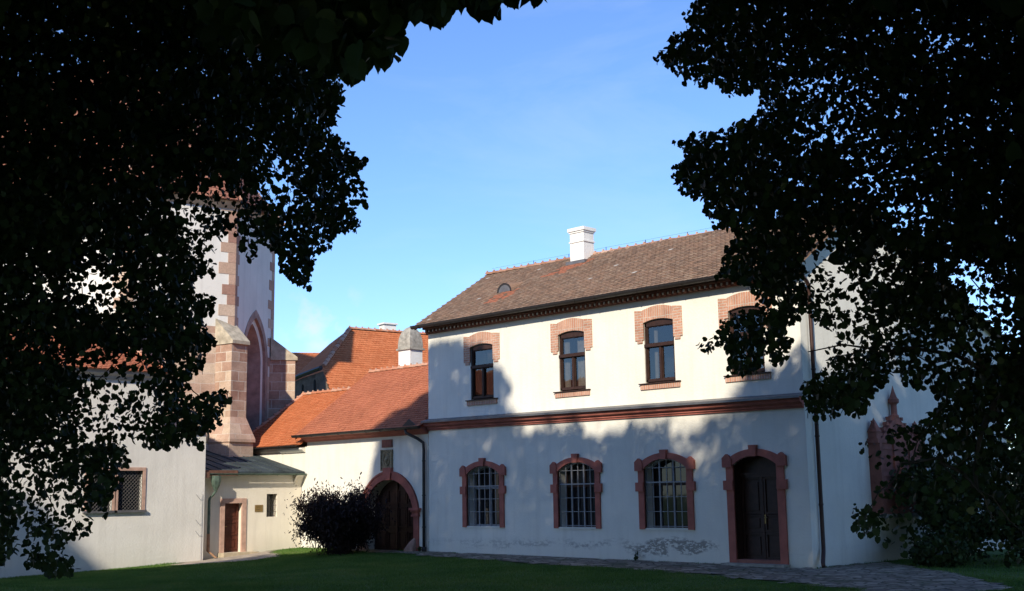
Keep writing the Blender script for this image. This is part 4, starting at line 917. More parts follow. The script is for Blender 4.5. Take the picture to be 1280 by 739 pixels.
# ---------------------------------------------------------------- BACK BUILDING (big orange roof behind)
bk = thing('rear_building', (-17, 10, 0), 'large building behind the gate wing with broad orange roof and dark stone wall', 'building')
R1 = unproj(437, 411, 62); R2 = unproj(560, 415.5, 65.5)
dr_ = R2-R1; dr_[2] = 0; dr_ /= np.linalg.norm(dr_); back = np.array([-dr_[1], dr_[0], 0]);
if back@vv < 0: back = -back
R1z = R1[2]; R2 = R1+dr_*14; sl = -back*1.0+np.array([0, 0, -1.05]); sl /= np.linalg.norm(sl)
S = -sl
Lw = 7.6
a = R1+sl*Lw-dr_*1.0; b_ = R2+sl*Lw; o0 = a
H0 = unproj(404, 458, 60.4)
def inplane(px, py):                          # point of the roof plane behind a pixel direction
    n = np.cross(dr_, S); d = unproj(px, py, 1)-CAM; t_ = ((R1-CAM)@n)/(d@n); return CAM+d*t_
poly = [R1, inplane(404, 458), inplane(413, 489), inplane(440, 530), inplane(600, 530), R2]
mb = MB(); tile_plane(mb, R1, dr_, S, [((p-R1)@dr_, (p-R1)@S) for p in poly], w=.19, e=.17)
mb.face([R1, R2, R2+back*7-np.array([0, 0, 7]), R1+back*7-np.array([0, 0, 7])], None, .5)
hp = inplane(404, 458); lp = unproj(365, 473, (hp-CAM)@vv+3.5); lp2 = unproj(412, 430, (hp-CAM)@vv+5)
bend = hp*.35+lp*.65+np.array([0, 0, .05])
mb.face([R1, lp2, lp, bend, hp], None, .2)
rf = mb.build('roof', m_tilen, bk)
mb = MB(); ridge_tiles(mb, R1+np.array([0, 0, .04]), R2+np.array([0, 0, .04]), .12); ridge_tiles(mb, hp+np.array([0, 0, .05]), R1+np.array([0, 0, .05]), .12); mb.build('ridge', m_ridgeo, rf)
mb = MB()
g2 = inplane(413, 489); lo = lambda p, z: np.array([p[0], p[1], z])
for p, q in ((lp, bend), (bend, hp)):
    mb.face([lo(p, 0), lo(q, 0), q-np.array([0, 0, .25]), p-np.array([0, 0, .25])], [(0, 0), (np.linalg.norm((q-p)[:2]), 0), (np.linalg.norm((q-p)[:2]), q[2]-.25), (0, p[2]-.25)])
mb.face([lo(hp, 0), lo(g2, 0), g2-np.array([0, 0, .1]), hp-np.array([0, 0, .25])], [(0, 0), (1.6, 0), (1.6, g2[2]), (0, hp[2])])
wl = mb.build('wall', m_rubble, bk)
mb = MB()
nf = np.cross(hp-lp, [0, 0, 1.]); nf /= np.linalg.norm(nf); nf = nf if nf@(CAM-hp) > 0 else -nf
mb.tube([lp+nf*.12-np.array([0, 0, .12]), bend+nf*.12-np.array([0, 0, .12]), hp+nf*.12-np.array([0, 0, .08])], .11, 6); mb.build('gutter', m_dark, bk)
for px, py in ((378.5, 493), (393.5, 487)):
    d = unproj(px, py, 1)-CAM; pn = nf; t_ = ((hp-CAM)@pn)/(d@pn); c = CAM+d*t_; al = (hp-lp); al[2] = 0; al /= np.linalg.norm(al)
    mb = MB(); q = [c+al*x+pn*.03+np.array([0, 0, z]) for x, z in ((-.10, -.5), (.10, -.5), (.10, .42), (0, .5), (-.10, .42))]; mb.face(q)
    qb = [p-pn*.04 for p in q]
    for k in range(5): mb.face([q[k], q[(k+1) % 5], qb[(k+1) % 5], qb[k]])
    mb.build('slit_window', m_int, bk)
# farther low roof left of it
fa = [unproj(352, 441, 74), unproj(425, 442, 76), unproj(425, 485, 71), unproj(352, 480, 69)]
far = thing('far_building', (float(fa[3][0]), float(fa[3][1]), 0), 'distant low building with orange roof seen between the church buttress and the big orange roof', 'building')
U = fa[1]-fa[0]; U /= np.linalg.norm(U); S = fa[0]-fa[3]; S -= U*(S@U); S /= np.linalg.norm(S)
mb = MB(); tile_plane(mb, fa[3], U, S, [((p-fa[3])@U, (p-fa[3])@S) for p in (fa[3], fa[2], fa[1], fa[0])], w=.25, e=.22); 
fr2 = mb.build('roof', m_tilen, far)
mb = MB(); mb.face([fa[3], fa[2], lo(fa[2], 0), lo(fa[3], 0)]); mb.face([fa[0], fa[1], lo(fa[1], 0), lo(fa[0], 0)]); mb.build('wall', m_wing, far)
cc = unproj(484.5, 407, 68)
mb = MB(); F = Fr(cc[0], cc[1], math.degrees(math.atan2(dr_[1], dr_[0]))); z = cc[2]; mb.box(F, -.38, .38, -.3, .3, z-1.8, z+.02); mb.box(F, -.46, .46, -.38, .38, z+.02, z+.11); mb.build('chimney', m_chim, rf)

# ---------------------------------------------------------------- VEGETATION
def mesh_np(name, V, Fv, nper, mat, parent=None, rnd=None, loc=None):
    """V (n,3); Fv flat indices; every face has nper corners"""
    off = np.zeros(3); p = parent
    while p is not None: off += np.array(p.location); p = p.parent
    me = bpy.data.meshes.new(name); nf = len(Fv)//nper
    me.vertices.add(len(V)); me.vertices.foreach_set('co', (V-off).astype(np.float32).ravel())
    me.loops.add(len(Fv)); me.loops.foreach_set('vertex_index', Fv.astype(np.int32))
    me.polygons.add(nf); me.polygons.foreach_set('loop_start', np.arange(nf, dtype=np.int32)*nper)
    try: me.polygons.foreach_set('loop_total', np.full(nf, nper, np.int32))
    except Exception: pass
    if rnd is not None:
        at = me.attributes.new('rnd', 'FLOAT', 'FACE'); at.data.foreach_set('value', rnd.astype(np.float32))
    me.materials.append(mat); me.update(calc_edges=True); me.validate()
    o = bpy.data.objects.new(name, me); COL.objects.link(o)
    if parent is not None: o.parent = parent
    return o
LEAF = np.array([[0, .06, 0], [-.32, -.05, .08], [-.54, .34, .12], [-.40, .78, .08], [0, 1.06, -.05], [.40, .78, .08], [.54, .34, .12], [.32, -.05, .08]])
LF = np.array([0, 3, 2, 1, 0, 7, 6, 5, 0, 5, 4, 3])
L2 = [(0, .07, 0), (-.17, -.04, .03), (-.40, .04, .08), (-.55, .28, .12), (-.52, .55, .11), (-.36, .80, .07), (-.15, .96, .02), (0, 1.14, -.04)]
LEAF2 = np.array(L2+[(-x, y, z) for x, y, z in L2[1:7]]); LF2 = np.array([0, 3, 2, 1, 0, 5, 4, 3, 0, 7, 6, 5, 0, 8, 9, 10, 0, 10, 11, 12, 0, 12, 13, 7])
def leaves(P_, size, hang=.5, wid=1., fine=False):
    n = len(P_)
    d = rng.normal(size=(n, 3)); d[:, 2] -= hang*1.6; d /= np.linalg.norm(d, axis=1)[:, None]
    a = rng.normal(size=(n, 3)); a[:, 2] += .8; a -= d*(a*d).sum(1)[:, None]; a /= np.linalg.norm(a, axis=1)[:, None]
    b_ = np.cross(d, a); s_ = (np.broadcast_to(size, n)*rng.uniform(.65, 1.25, n))[:, None, None]
    sx = rng.uniform(.8, 1.1, n)[:, None, None]
    LV, LFx = (LEAF2, LF2) if fine else (LEAF, LF)
    V = P_[:, None, :]+s_*(LV[None, :, 0:1]*b_[:, None, :]*sx*wid+LV[None, :, 1:2]*d[:, None, :]+LV[None, :, 2:3]*a[:, None, :])
    Fv = (np.arange(n)[:, None]*len(LV)+LFx[None, :]).ravel()
    return V.reshape(-1, 3), Fv, np.repeat(rng.random(n), len(LFx)//4)
# sun shade: a point's shadow on the plane of the house front, and the edge of the tree shade there
SH, SV = math.cos(SAZ)/-math.sin(SAZ), math.tan(SEL)/-math.sin(SAZ)
def shade_xy(P_): return P_[:, 0]+P_[:, 1]*SH, P_[:, 2]+P_[:, 1]*SV
zbx = [-40, -20, -14, -12.6, -11.8, -10.9, -9.9, -8.6, -7.9, -7.2, -5.4, -4.2, -3.8, -3.3, -2.9, -1.8, -.4, .6, 1.8, 2.6, 3.3, 3.9, 4.2, 4.6, 5.4, 6.4, 7.5, 8.5, 9.5, 10.5, 11.5, 12.6, 13.4, 14.2, 15.2, 16, 17, 18, 19, 20, 22, 26, 40]
zbz = [-8, -8, -6.2, -5.2, -5.5, -5.8, -5.2, -4.5, -3.2, -1.9, -1.1, -.2, .8, 3.0, 4.6, 6.1, 7.0, 7.3, 7.35, 7.0, 6.6, 5.7, 5.1, 4.6, 4.35, 4.2, 4.1, 4.2, 4.1, 4.0, 4.3, 4.6, 5.0, 5.3, 5.9, 6.8, 8.2, 10.5, 13, 15, 18, 22, 26]
def shaded_ok(P_, soft=.35):
    X_, Z_ = shade_xy(P_)
    edge = np.interp(X_, zbx, zbz)+(noise2(X_, Z_, .9, 2)-.5)*.9+(noise2(X_, Z_, .35, 8)-.5)*.4
    ok = Z_ < edge-rng.random(len(P_))*soft
    near = (edge-Z_ < 1.6) & (Z_ > 0) & (noise2(X_, Z_, .75, 5) > .80) & (X_ > 3)     # small openings close to the edge
    lowh = (Z_ > 0) & (Z_ < 4) & (X_ > 0) & (noise2(X_, Z_, .6, 9) > .935)
    return ok & ~(near & (rng.random(len(P_)) < .8)) & ~(lowh & (rng.random(len(P_)) < .75))

PL = [(-260, -300), (700, -300), (688, 12), (655, -12), (600, -20), (560, -14), (530, -4), (505, 4), (492, 40), (470, 58), (450, 66), (432, 84), (419, 92), (424, 110), (428, 128), (430, 146), (410, 158), (428, 178), (445, 190), (462, 200), (452, 214), (450, 231), (457, 252), (448, 268), (452, 285), (436, 292), (419, 300), (405, 310), (393, 319), (392, 340), (388, 360), (378, 362), (366, 358), (356, 344), (347, 333), (344, 318), (331, 303), (325, 316), (316, 334), (308, 318), (303, 302), (296, 290), (284, 296), (268, 299), (268, 310), (262, 321), (268, 340), (266, 352), (252, 346), (236, 356), (250, 368), (270, 372), (262, 385), (256, 404), (262, 418), (266, 432), (255, 440), (251, 446), (256, 466), (246, 470), (238, 478), (240, 492), (258, 494), (276, 490), (293, 498), (286, 508), (273, 512), (274, 526), (264, 536), (256, 542), (245, 560), (229, 558), (208, 566), (190, 563), (172, 556), (158, 556), (151, 546), (158, 576), (148, 590), (146, 620), (131, 644), (112, 636), (108, 650), (117, 670), (101, 674), (86, 680), (90, 698), (104, 710), (88, 722), (56, 726), (44, 714), (30, 708), (24, 694), (34, 668), (28, 640), (18, 686), (14, 706), (-8, 712), (-260, 760)]
PR = [(868, -300), (866, 0), (855, 20), (862, 30), (845, 43), (820, 62), (809, 76), (833, 87), (853, 99), (873, 115), (888, 104), (902, 110), (913, 127), (922, 120), (942, 114), (954, 124), (950, 138), (932, 146), (926, 156), (898, 160), (870, 166), (846, 175), (842, 187), (867, 195), (840, 203), (843, 227), (863, 246), (877, 252), (882, 268), (892, 284), (918, 294), (911, 312), (898, 326), (886, 341), (901, 348), (912, 352), (924, 361), (944, 366), (944, 382), (925, 391), (911, 402), (890, 413), (874, 428), (881, 443), (890, 443), (900, 432), (911, 442), (911, 455), (914, 470), (930, 468), (948, 464), (956, 442), (964, 458), (974, 456), (985, 448), (990, 436), (984, 418), (992, 408), (1003, 393), (1012, 392), (1018, 408), (1030, 414), (1040, 424), (1034, 452), (1018, 470), (1004, 484), (1001, 500), (1018, 527), (1041, 527), (1052, 515), (1071, 521), (1087, 494), (1101, 486), (1112, 478), (1124, 468), (1134, 484), (1148, 482), (1164, 486), (1172, 500), (1158, 522), (1140, 530), (1118, 527), (1104, 545), (1070, 555), (1074, 566), (1090, 571), (1092, 588), (1100, 602), (1088, 634), (1070, 640), (1056, 645), (1066, 654), (1076, 668), (1092, 676), (1110, 690), (1180, 700), (1290, 708), (1540, 740), (1540, -300)]
POLY_IN = lambda poly, x, y: inpoly(poly, x, y)
sparseL = [([(92, 440), (130, 452), (200, 470), (205, 520), (160, 560), (110, 560), (85, 520), (96, 480)], .34), ([(88, 338), (130, 330), (160, 350), (158, 392), (118, 392), (86, 370)], .30), ([(60, 425), (110, 428), (200, 440), (200, 470), (92, 470)], .45),
           ([(330, 180), (370, 195), (378, 255), (345, 262), (322, 225)], .38), ([(20, 560), (60, 600), (120, 640), (80, 700), (22, 690)], .42), ([(60, 575), (104, 585), (112, 640), (60, 640)], .5), ([(200, 230), (330, 230), (330, 290), (230, 330), (210, 290)], .5), ([(0, 560), (60, 560), (60, 640), (0, 640)], .55)]
sparseR = [([(1080, 548), (1150, 540), (1170, 640), (1088, 640)], .28), ([(1090, 640), (1290, 640), (1290, 720), (1100, 700)], .22), ([(1170, 560), (1290, 560), (1290, 640), (1170, 640)], .5), ([(1025, 285), (1055, 285), (1050, 318), (1005, 338), (1005, 320)], .12), ([(1000, 320), (1050, 320), (1090, 380), (1090, 440), (1040, 470), (1035, 410), (1004, 390)], .36), ([(1195, 325), (1235, 325), (1240, 385), (1205, 385)], .20), ([(1220, 370), (1280, 370), (1280, 450), (1225, 440)], .42),
           ([(1232, 525), (1262, 525), (1262, 585), (1232, 575)], .25), ([(1115, 250), (1165, 240), (1165, 285), (1112, 290)], .40), ([(1090, 290), (1118, 288), (1118, 350), (1092, 350)], .42), ([(1100, 400), (1230, 400), (1230, 480), (1180, 480), (1100, 470)], .55), ([(1060, 180), (1130, 170), (1120, 240), (1060, 240)], .6), ([(1270, 90), (1300, 90), (1300, 120), (1270, 120)], .4), ([(980, 90), (1100, 90), (1100, 180), (980, 180)], .7),
           ([(1155, 40), (1215, 20), (1215, 60), (1150, 80)], .6)]
def spray(poly, x0, x1, y0, y1, n, dr_, per, sig, size, sparse=(), keepin=None):
    px = rng.uniform(x0, x1, n); py = rng.uniform(y0, y1, n)
    ok = inpoly(poly, px, py); px, py = px[ok], py[ok]; d = rng.uniform(dr_[0], dr_[1], len(px))
    keep = np.ones(len(px), bool)
    for sp_, pr_ in sparse: keep &= ~(inpoly(sp_, px, py) & (rng.random(len(px)) > pr_*.8))
    px, py, d = px[keep], py[keep], d[keep]
    C_ = CAM+d[:, None]*(vv+(px-640)[:, None]/FOC*rr-(py-369.5)[:, None]/FOC*uu)
    # each spray: leaves strung along a drooping twig
    dirs = rng.normal(size=(len(C_), 3)); dirs[:, 2] = dirs[:, 2]*.4-.35; dirs /= np.linalg.norm(dirs, axis=1)[:, None]
    tt = rng.uniform(-1, 1, (len(C_), per, 1)); P_ = C_[:, None, :]+dirs[:, None, :]*tt*sig*1.6+rng.normal(size=(len(C_), per, 3))*sig*.42
    P_ = P_.reshape(-1, 3)
    x, y, z = project(P_); y2 = y+size*.5*FOC/z
    x = x+(noise2(x, y, 13, 21)-.5)*15; y = y+(noise2(x, y, 13, 22)-.5)*15; y2 = y2+(noise2(x, y, 13, 22)-.5)*15
    ok = inpoly(poly, x, y) & inpoly(poly, x, y2) & (z > 1)
    for sp_, pr_ in sparse: ok &= ~(inpoly(sp_, x, y) & (rng.random(len(x)) > pr_+.3))
    P_ = P_[ok]
    return P_[shaded_ok(P_)]
def crown_in(P_, c, r, rz):
    q = (P_-c)/np.array([r, r, rz]); lump = 1+.16*(noise2(P_[:, 0]+P_[:, 2]*.6, P_[:, 1]-P_[:, 2]*.5, 2.6, 3)-.5)
    return (q*q).sum(1) < lump**2
def inview_bad(P_, mx=60):
    x, y, z = project(P_); inf = (z > .3) & (x > -mx) & (x < 1280+mx) & (y > -mx) & (y < 739+mx)
    inL, inR = (z > 11) & (z < 27), z > 8
    for ox, oy in ((0, 0), (26, 0), (-26, 0), (0, 26), (0, -26), (18, 18), (-18, 18)): inL &= inpoly(PL, x+ox, y+oy); inR &= inpoly(PR, x+ox, y+oy)
    for sp_, _ in sparseL: inL &= ~inpoly(sp_, x, y)
    for sp_, _ in sparseR: inR &= ~inpoly(sp_, x, y)
    frame = (x > 0) & (x < 1280) & (y > 0); return inf & ~((inL | inR) & (~frame | (rng.random(len(x)) < .10)))
TR = {}
TR['L'] = dict(c=np.array([*(CAM[:2]+vv[:2]*18.5/np.linalg.norm(vv[:2])+rr[:2]*-9.8)]), r=10.5, zc=13.5, rz=11.5)
TR['R'] = dict(c=np.array([*(CAM[:2]+vv[:2]*13.5/np.linalg.norm(vv[:2])+rr[:2]*9.6)]), r=10.5, zc=13.5, rz=11.5)
TR['B'] = dict(c=np.array([*(CAM[:2]-vv[:2]*3.0+rr[:2]*-6.5)]), r=10.5, zc=14.5, rz=11.8)
TR['K'] = dict(c=np.array([*(CAM[:2]-vv[:2]*5.5+rr[:2]*7.5)]), r=10.5, zc=14.5, rz=11.8)
TR['E'] = dict(c=np.array([*(CAM[:2]+vv[:2]*20.5/np.linalg.norm(vv[:2])+rr[:2]*11.5)]), r=9.5, zc=13.5, rz=11.0)
TR['W'] = dict(c=np.array([*(CAM[:2]+vv[:2]*10+rr[:2]*-21)]), r=10.5, zc=13.0, rz=10.5)
centres = {k: np.array([*t_['c'], t_['zc']]) for k, t_ in TR.items()}
# shade foliage: sample the sun rays that must be blocked, keep points that lie in one of the crowns
N_ = 1700000
Xs = rng.uniform(-19, 29, N_); Zs = rng.uniform(-26, 16, N_); ts = rng.uniform(1, 52, N_)
sh_ = np.array([math.cos(SAZ), math.sin(SAZ), math.tan(SEL)])
Ps = np.stack([Xs+sh_[0]*ts, sh_[1]*ts, Zs+sh_[2]*ts], 1)
# clump them
Ps += rng.normal(size=Ps.shape)*.1
Ps = Ps[(Ps[:, 2] > 3.0)]; Ps = Ps[shaded_ok(Ps)]; Ps = Ps[~inview_bad(Ps)]
own = np.full(len(Ps), -1); keys = list(TR)
bestd = np.full(len(Ps), 9.)
for i, k in enumerate(keys):
    q = (Ps-centres[k])/np.array([TR[k]['r'], TR[k]['r'], TR[k]['rz']]); dd = np.sqrt((q*q).sum(1)); ins = crown_in(Ps, centres[k], TR[k]['r'], TR[k]['rz']) & (dd < bestd)
    own[ins] = i; bestd[ins] = dd[ins]
print('SHADE leaves', (own >= 0).sum(), [(k, int((own == i).sum())) for i, k in enumerate(keys)])
# coverage check of the shade, printed for tuning
xt = np.linspace(-12, 18, 16); zt = np.linspace(-18, 14, 17)
Hh = np.histogram2d(*shade_xy(Ps[own >= 0])[::-1], bins=[np.linspace(-20, 15, 15), np.linspace(-18, 26, 12)])[0]
print(np.round(Hh[::-1]*.21**2*.55/(2.5*4.0)/1.2, 1))
near = spray([(250, -200), (700, -200), (686, 14), (672, 10), (655, -4), (640, 12), (618, 2), (608, 22), (590, 16), (575, 6), (560, 30), (548, 40), (530, 32), (500, 30), (498, 66), (480, 80), (458, 88), (436, 103), (415, 86), (370, 70), (300, 60), (250, 60)], 250, 700, -200, 110, 520, (5.2, 7.2), 9, .15, .095)
visL = spray(PL, -260, 470, -300, 760, 13500, (12.5, 21.5), 13, .22, .068, sparseL)
visR = spray(PR, 800, 1540, -300, 740, 13500, (12., 19.5), 13, .22, .066, sparseR)
up = spray([(-260, -300), (420, -300), (395, 90), (330, 160), (300, 215), (150, 250), (60, 330), (-260, 330)], -260, 420, -300, 330, 2600, (14, 21), 13, .22, .068)
visL = np.concatenate([visL, up])
print('VIS', len(near), len(visL), len(visR))
def limb(mb, a, b, r0, r1, sag=.0, n=6, wob=.25):
    a, b = np.array(a, float), np.array(b, float); pts = []
    for k in range(n+1):
        t_ = k/n; p = a+(b-a)*t_; p = p+np.array([0, 0, sag*math.sin(math.pi*t_)])+(rng.normal(size=3)*wob*(0 < k < n)); pts.append(p)
    mb.tube(pts, [r0+(r1-r0)*k/n for k in range(n+1)], 7 if r0 > .05 else 5, False); return pts
def big_tree(name, key, label, vis, extra=None, mat=m_leaf, extra_pts=()):
    t_ = TR[key]; c = t_['c']; g0 = float(gz(c[0], c[1])); root = thing(name, (float(c[0]), float(c[1]), g0), label, 'tree', 'tall linden trees around the lawn')
    mb = MB(); top = np.array([c[0]+.4, c[1]-.3, t_['zc']+t_['rz']*.55])
    mb.tube([np.array([c[0], c[1], g0-.3]), np.array([c[0], c[1], g0+.15]), np.array([c[0]+.05, c[1], g0+1.2]), np.array([c[0]+.1, c[1]-.1, 4.]), np.array([c[0]+.25, c[1]-.2, 8.]), np.array([c[0]+.3, c[1]-.3, 13.]), top], [.85, .62, .48, .42, .34, .22, .06], 12, False)
    limbs = []
    for k in range(13):
        a = rng.uniform(0, 6.283); z = rng.uniform(3.8, t_['zc']+3); e = np.array([c[0]+math.cos(a)*t_['r']*.75, c[1]+math.sin(a)*t_['r']*.75, z+rng.uniform(.5, 5)])
        if inview_bad(e[None], 30)[0]: continue
        m_ = (e+np.array([c[0], c[1], z]))/2
        if inview_bad(m_[None], 30)[0]: continue
        pts_ = np.stack([np.array([c[0], c[1], z])*(1-q_)+e*q_+np.array([0, 0, .6])*math.sin(math.pi*q_) for q_ in np.linspace(.15, 1.15, 8)]); X_, Z_ = shade_xy(pts_)
        if (Z_ > np.interp(X_, zbx, zbz)-1.6).any(): continue
        pts = limb(mb, (c[0]+.15, c[1]-.1, z), e, .14, .03, .6)
        for q in range(3):
            s0 = pts[2+q]; e2 = s0+rng.normal(size=3)*np.array([1.8, 1.8, 1.0])
            if not inview_bad(e2[None], 30)[0]: limb(mb, s0, e2, .05, .012, 0, 4, .12)
    for (ax, ay, ad), (bx, by, bd), r0, r1 in extra_pts:
        pts = limb(mb, unproj(ax, ay, ad), unproj(bx, by, bd), r0*.8, r1*.6, rng.uniform(.1, .5), 8, .05)
        for q in range(4):
            s0 = pts[1+q]; e2 = s0+rng.normal(size=3)*np.array([.6, .6, .45]); x, y, z = project(e2[None])
            if inpoly(PL, x, y)[0] or inpoly(PR, x, y)[0]: limb(mb, s0, e2, r1*.9, .006, 0, 4, .05)
    mb.build('trunk', m_bark, root, True)
    far_ = Ps[own == keys.index(key)]
    V1, F1_, r1_ = leaves(far_, .21, .3); Vs, Fs, Rs = [V1], [F1_], [r1_]; o_ = len(V1)
    for v_, sz in vis:
        if len(v_):
            V2, F2_, r2_ = leaves(v_, sz, .7, 1., sz > .09); Vs.append(V2); Fs.append(F2_+o_); Rs.append(r2_); o_ += len(V2)
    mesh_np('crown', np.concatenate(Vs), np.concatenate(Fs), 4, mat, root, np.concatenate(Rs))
    return root
big_tree('linden_tree', 'L', 'big linden whose dark hanging branches cover the left side, in front of the church', [(visL, .075)],
         extra_pts=[((-150, 300, 18), (200, 200, 17), .16, .04), ((60, 240, 17), (375, 150, 16), .07, .02), ((330, 150, 16), (363, 262, 16), .022, .008), ((-100, 420, 17), (180, 430, 16), .09, .025), ((150, 440, 16), (255, 500, 16), .025, .01), ((-60, 520, 16), (70, 640, 16), .05, .01), ((110, 455, 16), (100, 400, 16.5), .02, .01), ((92, 470, 16), (88, 420, 16.5), .025, .012)])
big_tree('linden_tree', 'R', 'big linden whose dark hanging branches cover the right side, in front of the gable', [(visR, .070)],
         extra_pts=[((1420, 160, 14), (1130, 112, 13.5), .13, .07), ((1130, 112, 13.5), (930, 60, 13), .07, .02), ((1210, 128, 13.5), (1195, 190, 13.2), .05, .035), ((1195, 190, 13.2), (1050, 330, 12.5), .035, .01), ((1400, 40, 14), (1130, 20, 13), .08, .03), ((1420, 380, 14), (1262, 480, 13), .08, .05), ((1262, 480, 13), (1222, 615, 12.5), .05, .035), ((1262, 470, 13), (1010, 440, 12.5), .04, .01), ((1222, 615, 12.5), (1085, 640, 12), .03, .008), ((1240, 300, 13), (1225, 395, 13), .02, .012), ((1400, 230, 14), (960, 250, 13), .08, .015)])
big_tree('linden_tree', 'B', 'linden behind the viewer whose near large leaves hang into the top of the picture', [(near, .095)])
big_tree('linden_tree', 'K', 'linden standing to the right behind the viewer, shading the lawn', [])
big_tree('linden_tree', 'E', 'linden added beyond the right edge to shade the gable end, its crown over the paved path', [])  # tree added beyond the right edge to darken the gable side
big_tree('linden_tree', 'W', 'linden on the lawn beyond the left edge, shading the grass', [])

# purple-leaved shrub in front of the arched gate
def shrub(name, x, y, r, h, n, size, mat, label, cat, hang=.4, arch=True, group=None, stems=26, keep=None, wid=1.):
    g0 = float(gz(x, y)); root = thing(name, (x, y, g0), label, cat, group); mb = MB(); P_ = []
    for k in range(stems):
        a = rng.uniform(0, 6.283); rr_ = r*rng.uniform(.35, 1.0)**.6; hh = h*rng.uniform(.42, 1.16)*(1-.2*(rr_/r)**2)
        b0 = np.array([x+rng.normal()*.12, y+rng.normal()*.12, g0-.05]); tip = np.array([x+math.cos(a)*rr_, y+math.sin(a)*rr_, g0+hh*(.72 if arch else .95)]); mid = (b0+tip)/2+np.array([0, 0, hh*.42])
        pts = [(1-t_)**2*b0+2*t_*(1-t_)*mid+t_*t_*tip for t_ in np.linspace(0, 1, 8)]
        mb.tube(pts, [.022*(1-.8*t_) for t_ in np.linspace(0, 1, 8)], 5, False)
        m_ = n//stems; tq = rng.uniform(.12, 1, m_)**.8; base = ((1-tq)**2)[:, None]*b0+(2*tq*(1-tq))[:, None]*mid+(tq**2)[:, None]*tip
        P_.append(base+rng.normal(size=(m_, 3))*np.array([1, 1, 1.])*(.10+.12*r*.8)*rng.uniform(.2, 1.2, (m_, 1)))
    P_ = np.concatenate(P_); P_[:, 2] = np.maximum(P_[:, 2], g0+.05)
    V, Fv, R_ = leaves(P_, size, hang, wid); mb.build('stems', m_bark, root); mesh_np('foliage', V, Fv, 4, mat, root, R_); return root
shrub('purple_shrub', -2.5, -1.9, 1.6, 2.75, 30000, .10, m_purple, 'dark purple feathery shrub on the grass in front of the arched gateway', 'shrub', .9, wid=.38, stems=64)
shrub('shrub', 16.9, 4.6, 1.35, 2.9, 13000, .10, m_bush, 'tall dark green shrub against the gable wall, below the stone monument', 'shrub', .2, False, 'shrubs along the gable wall')
shrub('shrub', 18.6, 6.2, 1.7, 3.3, 13000, .11, m_bush, 'wide dark green shrub right of the gable wall, among its neighbours', 'shrub', .2, False, 'shrubs along the gable wall')
shrub('shrub', 17.2, 3.0, .7, .8, 3000, .09, m_bush, 'low dark green shrub at the foot of the tall gable shrub', 'shrub', .2, False, 'shrubs along the gable wall')
shrub('shrub', 20.8, 7.4, 1.8, 3.0, 11000, .11, m_bush, 'dark green shrub at the right edge, under the linden', 'shrub', .2, False, 'shrubs along the gable wall')
# trees beyond the house on the right
def far_tree(x, y, r, h, label, n=9000, size=.26):
    root = thing('background_tree', (x, y, 0), label, 'tree', 'trees beyond the gable end'); mb = MB(); mb.tube([(x, y, -.3), (x, y, h*.4), (x+.3, y, h*.85)], [.3, .22, .05], 8, False)
    for k in range(7):
        a = rng.uniform(0, 6.28); z = h*rng.uniform(.25, .7); mb.tube([(x, y, z), (x+math.cos(a)*r*.4, y+math.sin(a)*r*.4, z+.8), (x+math.cos(a)*r*.8, y+math.sin(a)*r*.8, z+1.6)], [.09, .06, .02], 5, False)
    mb.build('trunk', m_bark, root, True)
    nc = 46; q = rng.normal(size=(nc, 3)); q /= np.linalg.norm(q, axis=1)[:, None]; q *= rng.uniform(.45, 1, (nc, 1)); cc_ = np.array([x, y, h*.58])+q*np.array([r, r, h*.42])
    P_ = (cc_[:, None, :]+rng.normal(size=(nc, n//nc, 3))*r*.20).reshape(-1, 3); P_ = P_[P_[:, 2] > .4]
    V, Fv, R_ = leaves(P_, size, .2); mesh_np('crown', V, Fv, 4, m_far, root, R_); return root
far_tree(19.5, 24, 4.5, 8.0, 'mid green tree directly beyond the right end of the gable wall')
far_tree(24.5, 19, 4.0, 7.0, 'green tree at the right edge beyond the shrubs')
far_tree(12, 36, 6, 9.0, 'tall green tree farthest behind the house on the right', 12000, .35)
far_tree(28, 30, 5, 8, 'broad green tree at the far right behind the others')

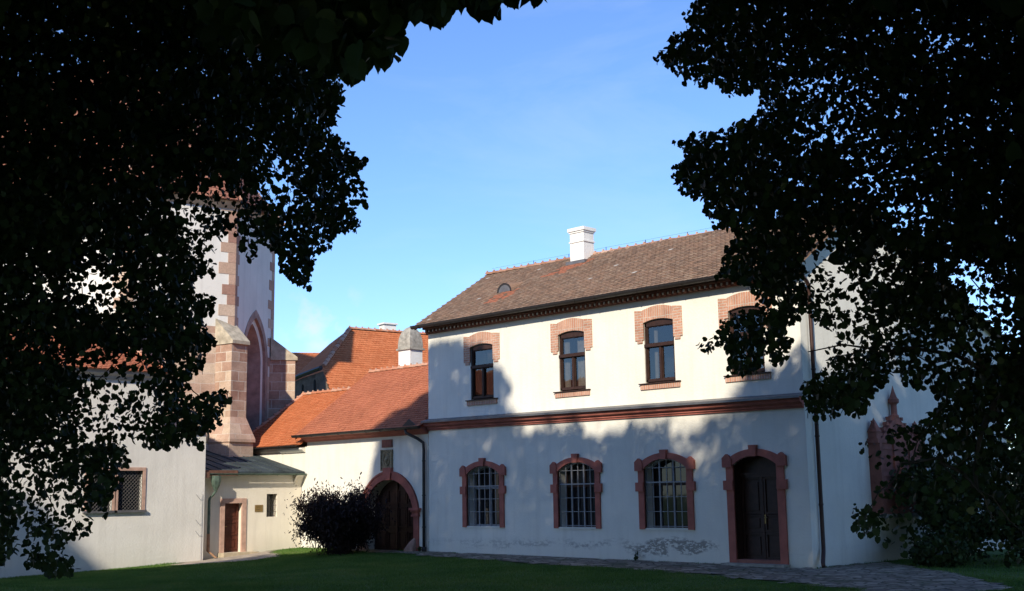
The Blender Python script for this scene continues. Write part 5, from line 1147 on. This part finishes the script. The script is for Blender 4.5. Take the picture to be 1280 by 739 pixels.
# ---------------------------------------------------------------- grass
def grass(name, regions, n, h, cols):
    P_ = []
    for x0, x1, y0, y1, k in regions:
        P_.append(np.stack([rng.uniform(x0, x1, k), rng.uniform(y0, y1, k)], 1))
    P_ = np.concatenate(P_); x, y = P_[:, 0], P_[:, 1]
    jx, jy = (noise2(x, y, .45, 3)-.5)*.45, (noise2(x, y, .45, 4)-.5)*.45
    ok = ~inpoly(pav, x+jx, y+jy) & ~inpoly(ap, x+jx, y+jy) & ~((y > -.05) & (x < HX)) & (x > -7.55) & ~((x > HX-.05) & (y > 0) & (x < HX+.05))
    px, py, z = project(np.stack([x, y, gz(x, y)], 1)); ok &= (z > 1) & (px > -60) & (px < 1340) & (py < 790)
    x, y = x[ok], y[ok]; z0 = gz(x, y)+(noise2(x, y, 2.2)-.5)*.03*(y < -1.2)-.02; k = len(x)
    a = rng.uniform(0, 6.283, k); hh = h*rng.uniform(.5, 1.3, k)*(.7+.7*noise2(x, y, 1.3, 6)); w_ = rng.uniform(.006, .012, k); ln = rng.normal(size=(k, 2))*hh[:, None]*.4
    b0 = np.stack([x-np.cos(a)*w_, y-np.sin(a)*w_, z0], 1); b1 = np.stack([x+np.cos(a)*w_, y+np.sin(a)*w_, z0], 1); tp = np.stack([x+ln[:, 0], y+ln[:, 1], z0+hh], 1)
    V = np.stack([b0, b1, tp], 1).reshape(-1, 3); Fv = np.arange(3*k); m_ = leafmat('grass_blades', cols, .3)
    o = mesh_np(name, V, Fv, 3, m_, None, np.clip(noise2(x, y, .8, 12)*.6+rng.random(k)*.4, 0, 1)); tag(o, 'short mown green grass of the lawn in front of the buildings', 'grass', kind='stuff'); print('GRASS', k); return o
grass('grass', [(-7.5, 22, -13, -.05, 330000), (-7.5, 6, -20, -10, 60000), (15.2, 30, -6, 9, 60000)], 0, .055, [(.045, .12, .02), (.08, .17, .03), (.12, .21, .04), (.21, .23, .07)])
# weeds at the foot of the walls
wd = tag(None, None) if False else None
for wx, wy, s_, lab in ((9.35, -.12, .12, 'small weed sprouting at the foot of the house wall near the third window'), (-.2, -.25, .10, 'tuft of weeds at the foot of the black downpipe beside the gateway')):
    P_ = np.array([[wx, wy, float(gz(wx, wy))+.04]])+np.abs(rng.normal(size=(60, 3)))*np.array([.25, -.25, .6])*s_
    V, Fv, R_ = leaves(P_, .07, -.3); o = mesh_np('weed', V, Fv, 4, m_bush, None, R_); tag(o, lab, 'weed')
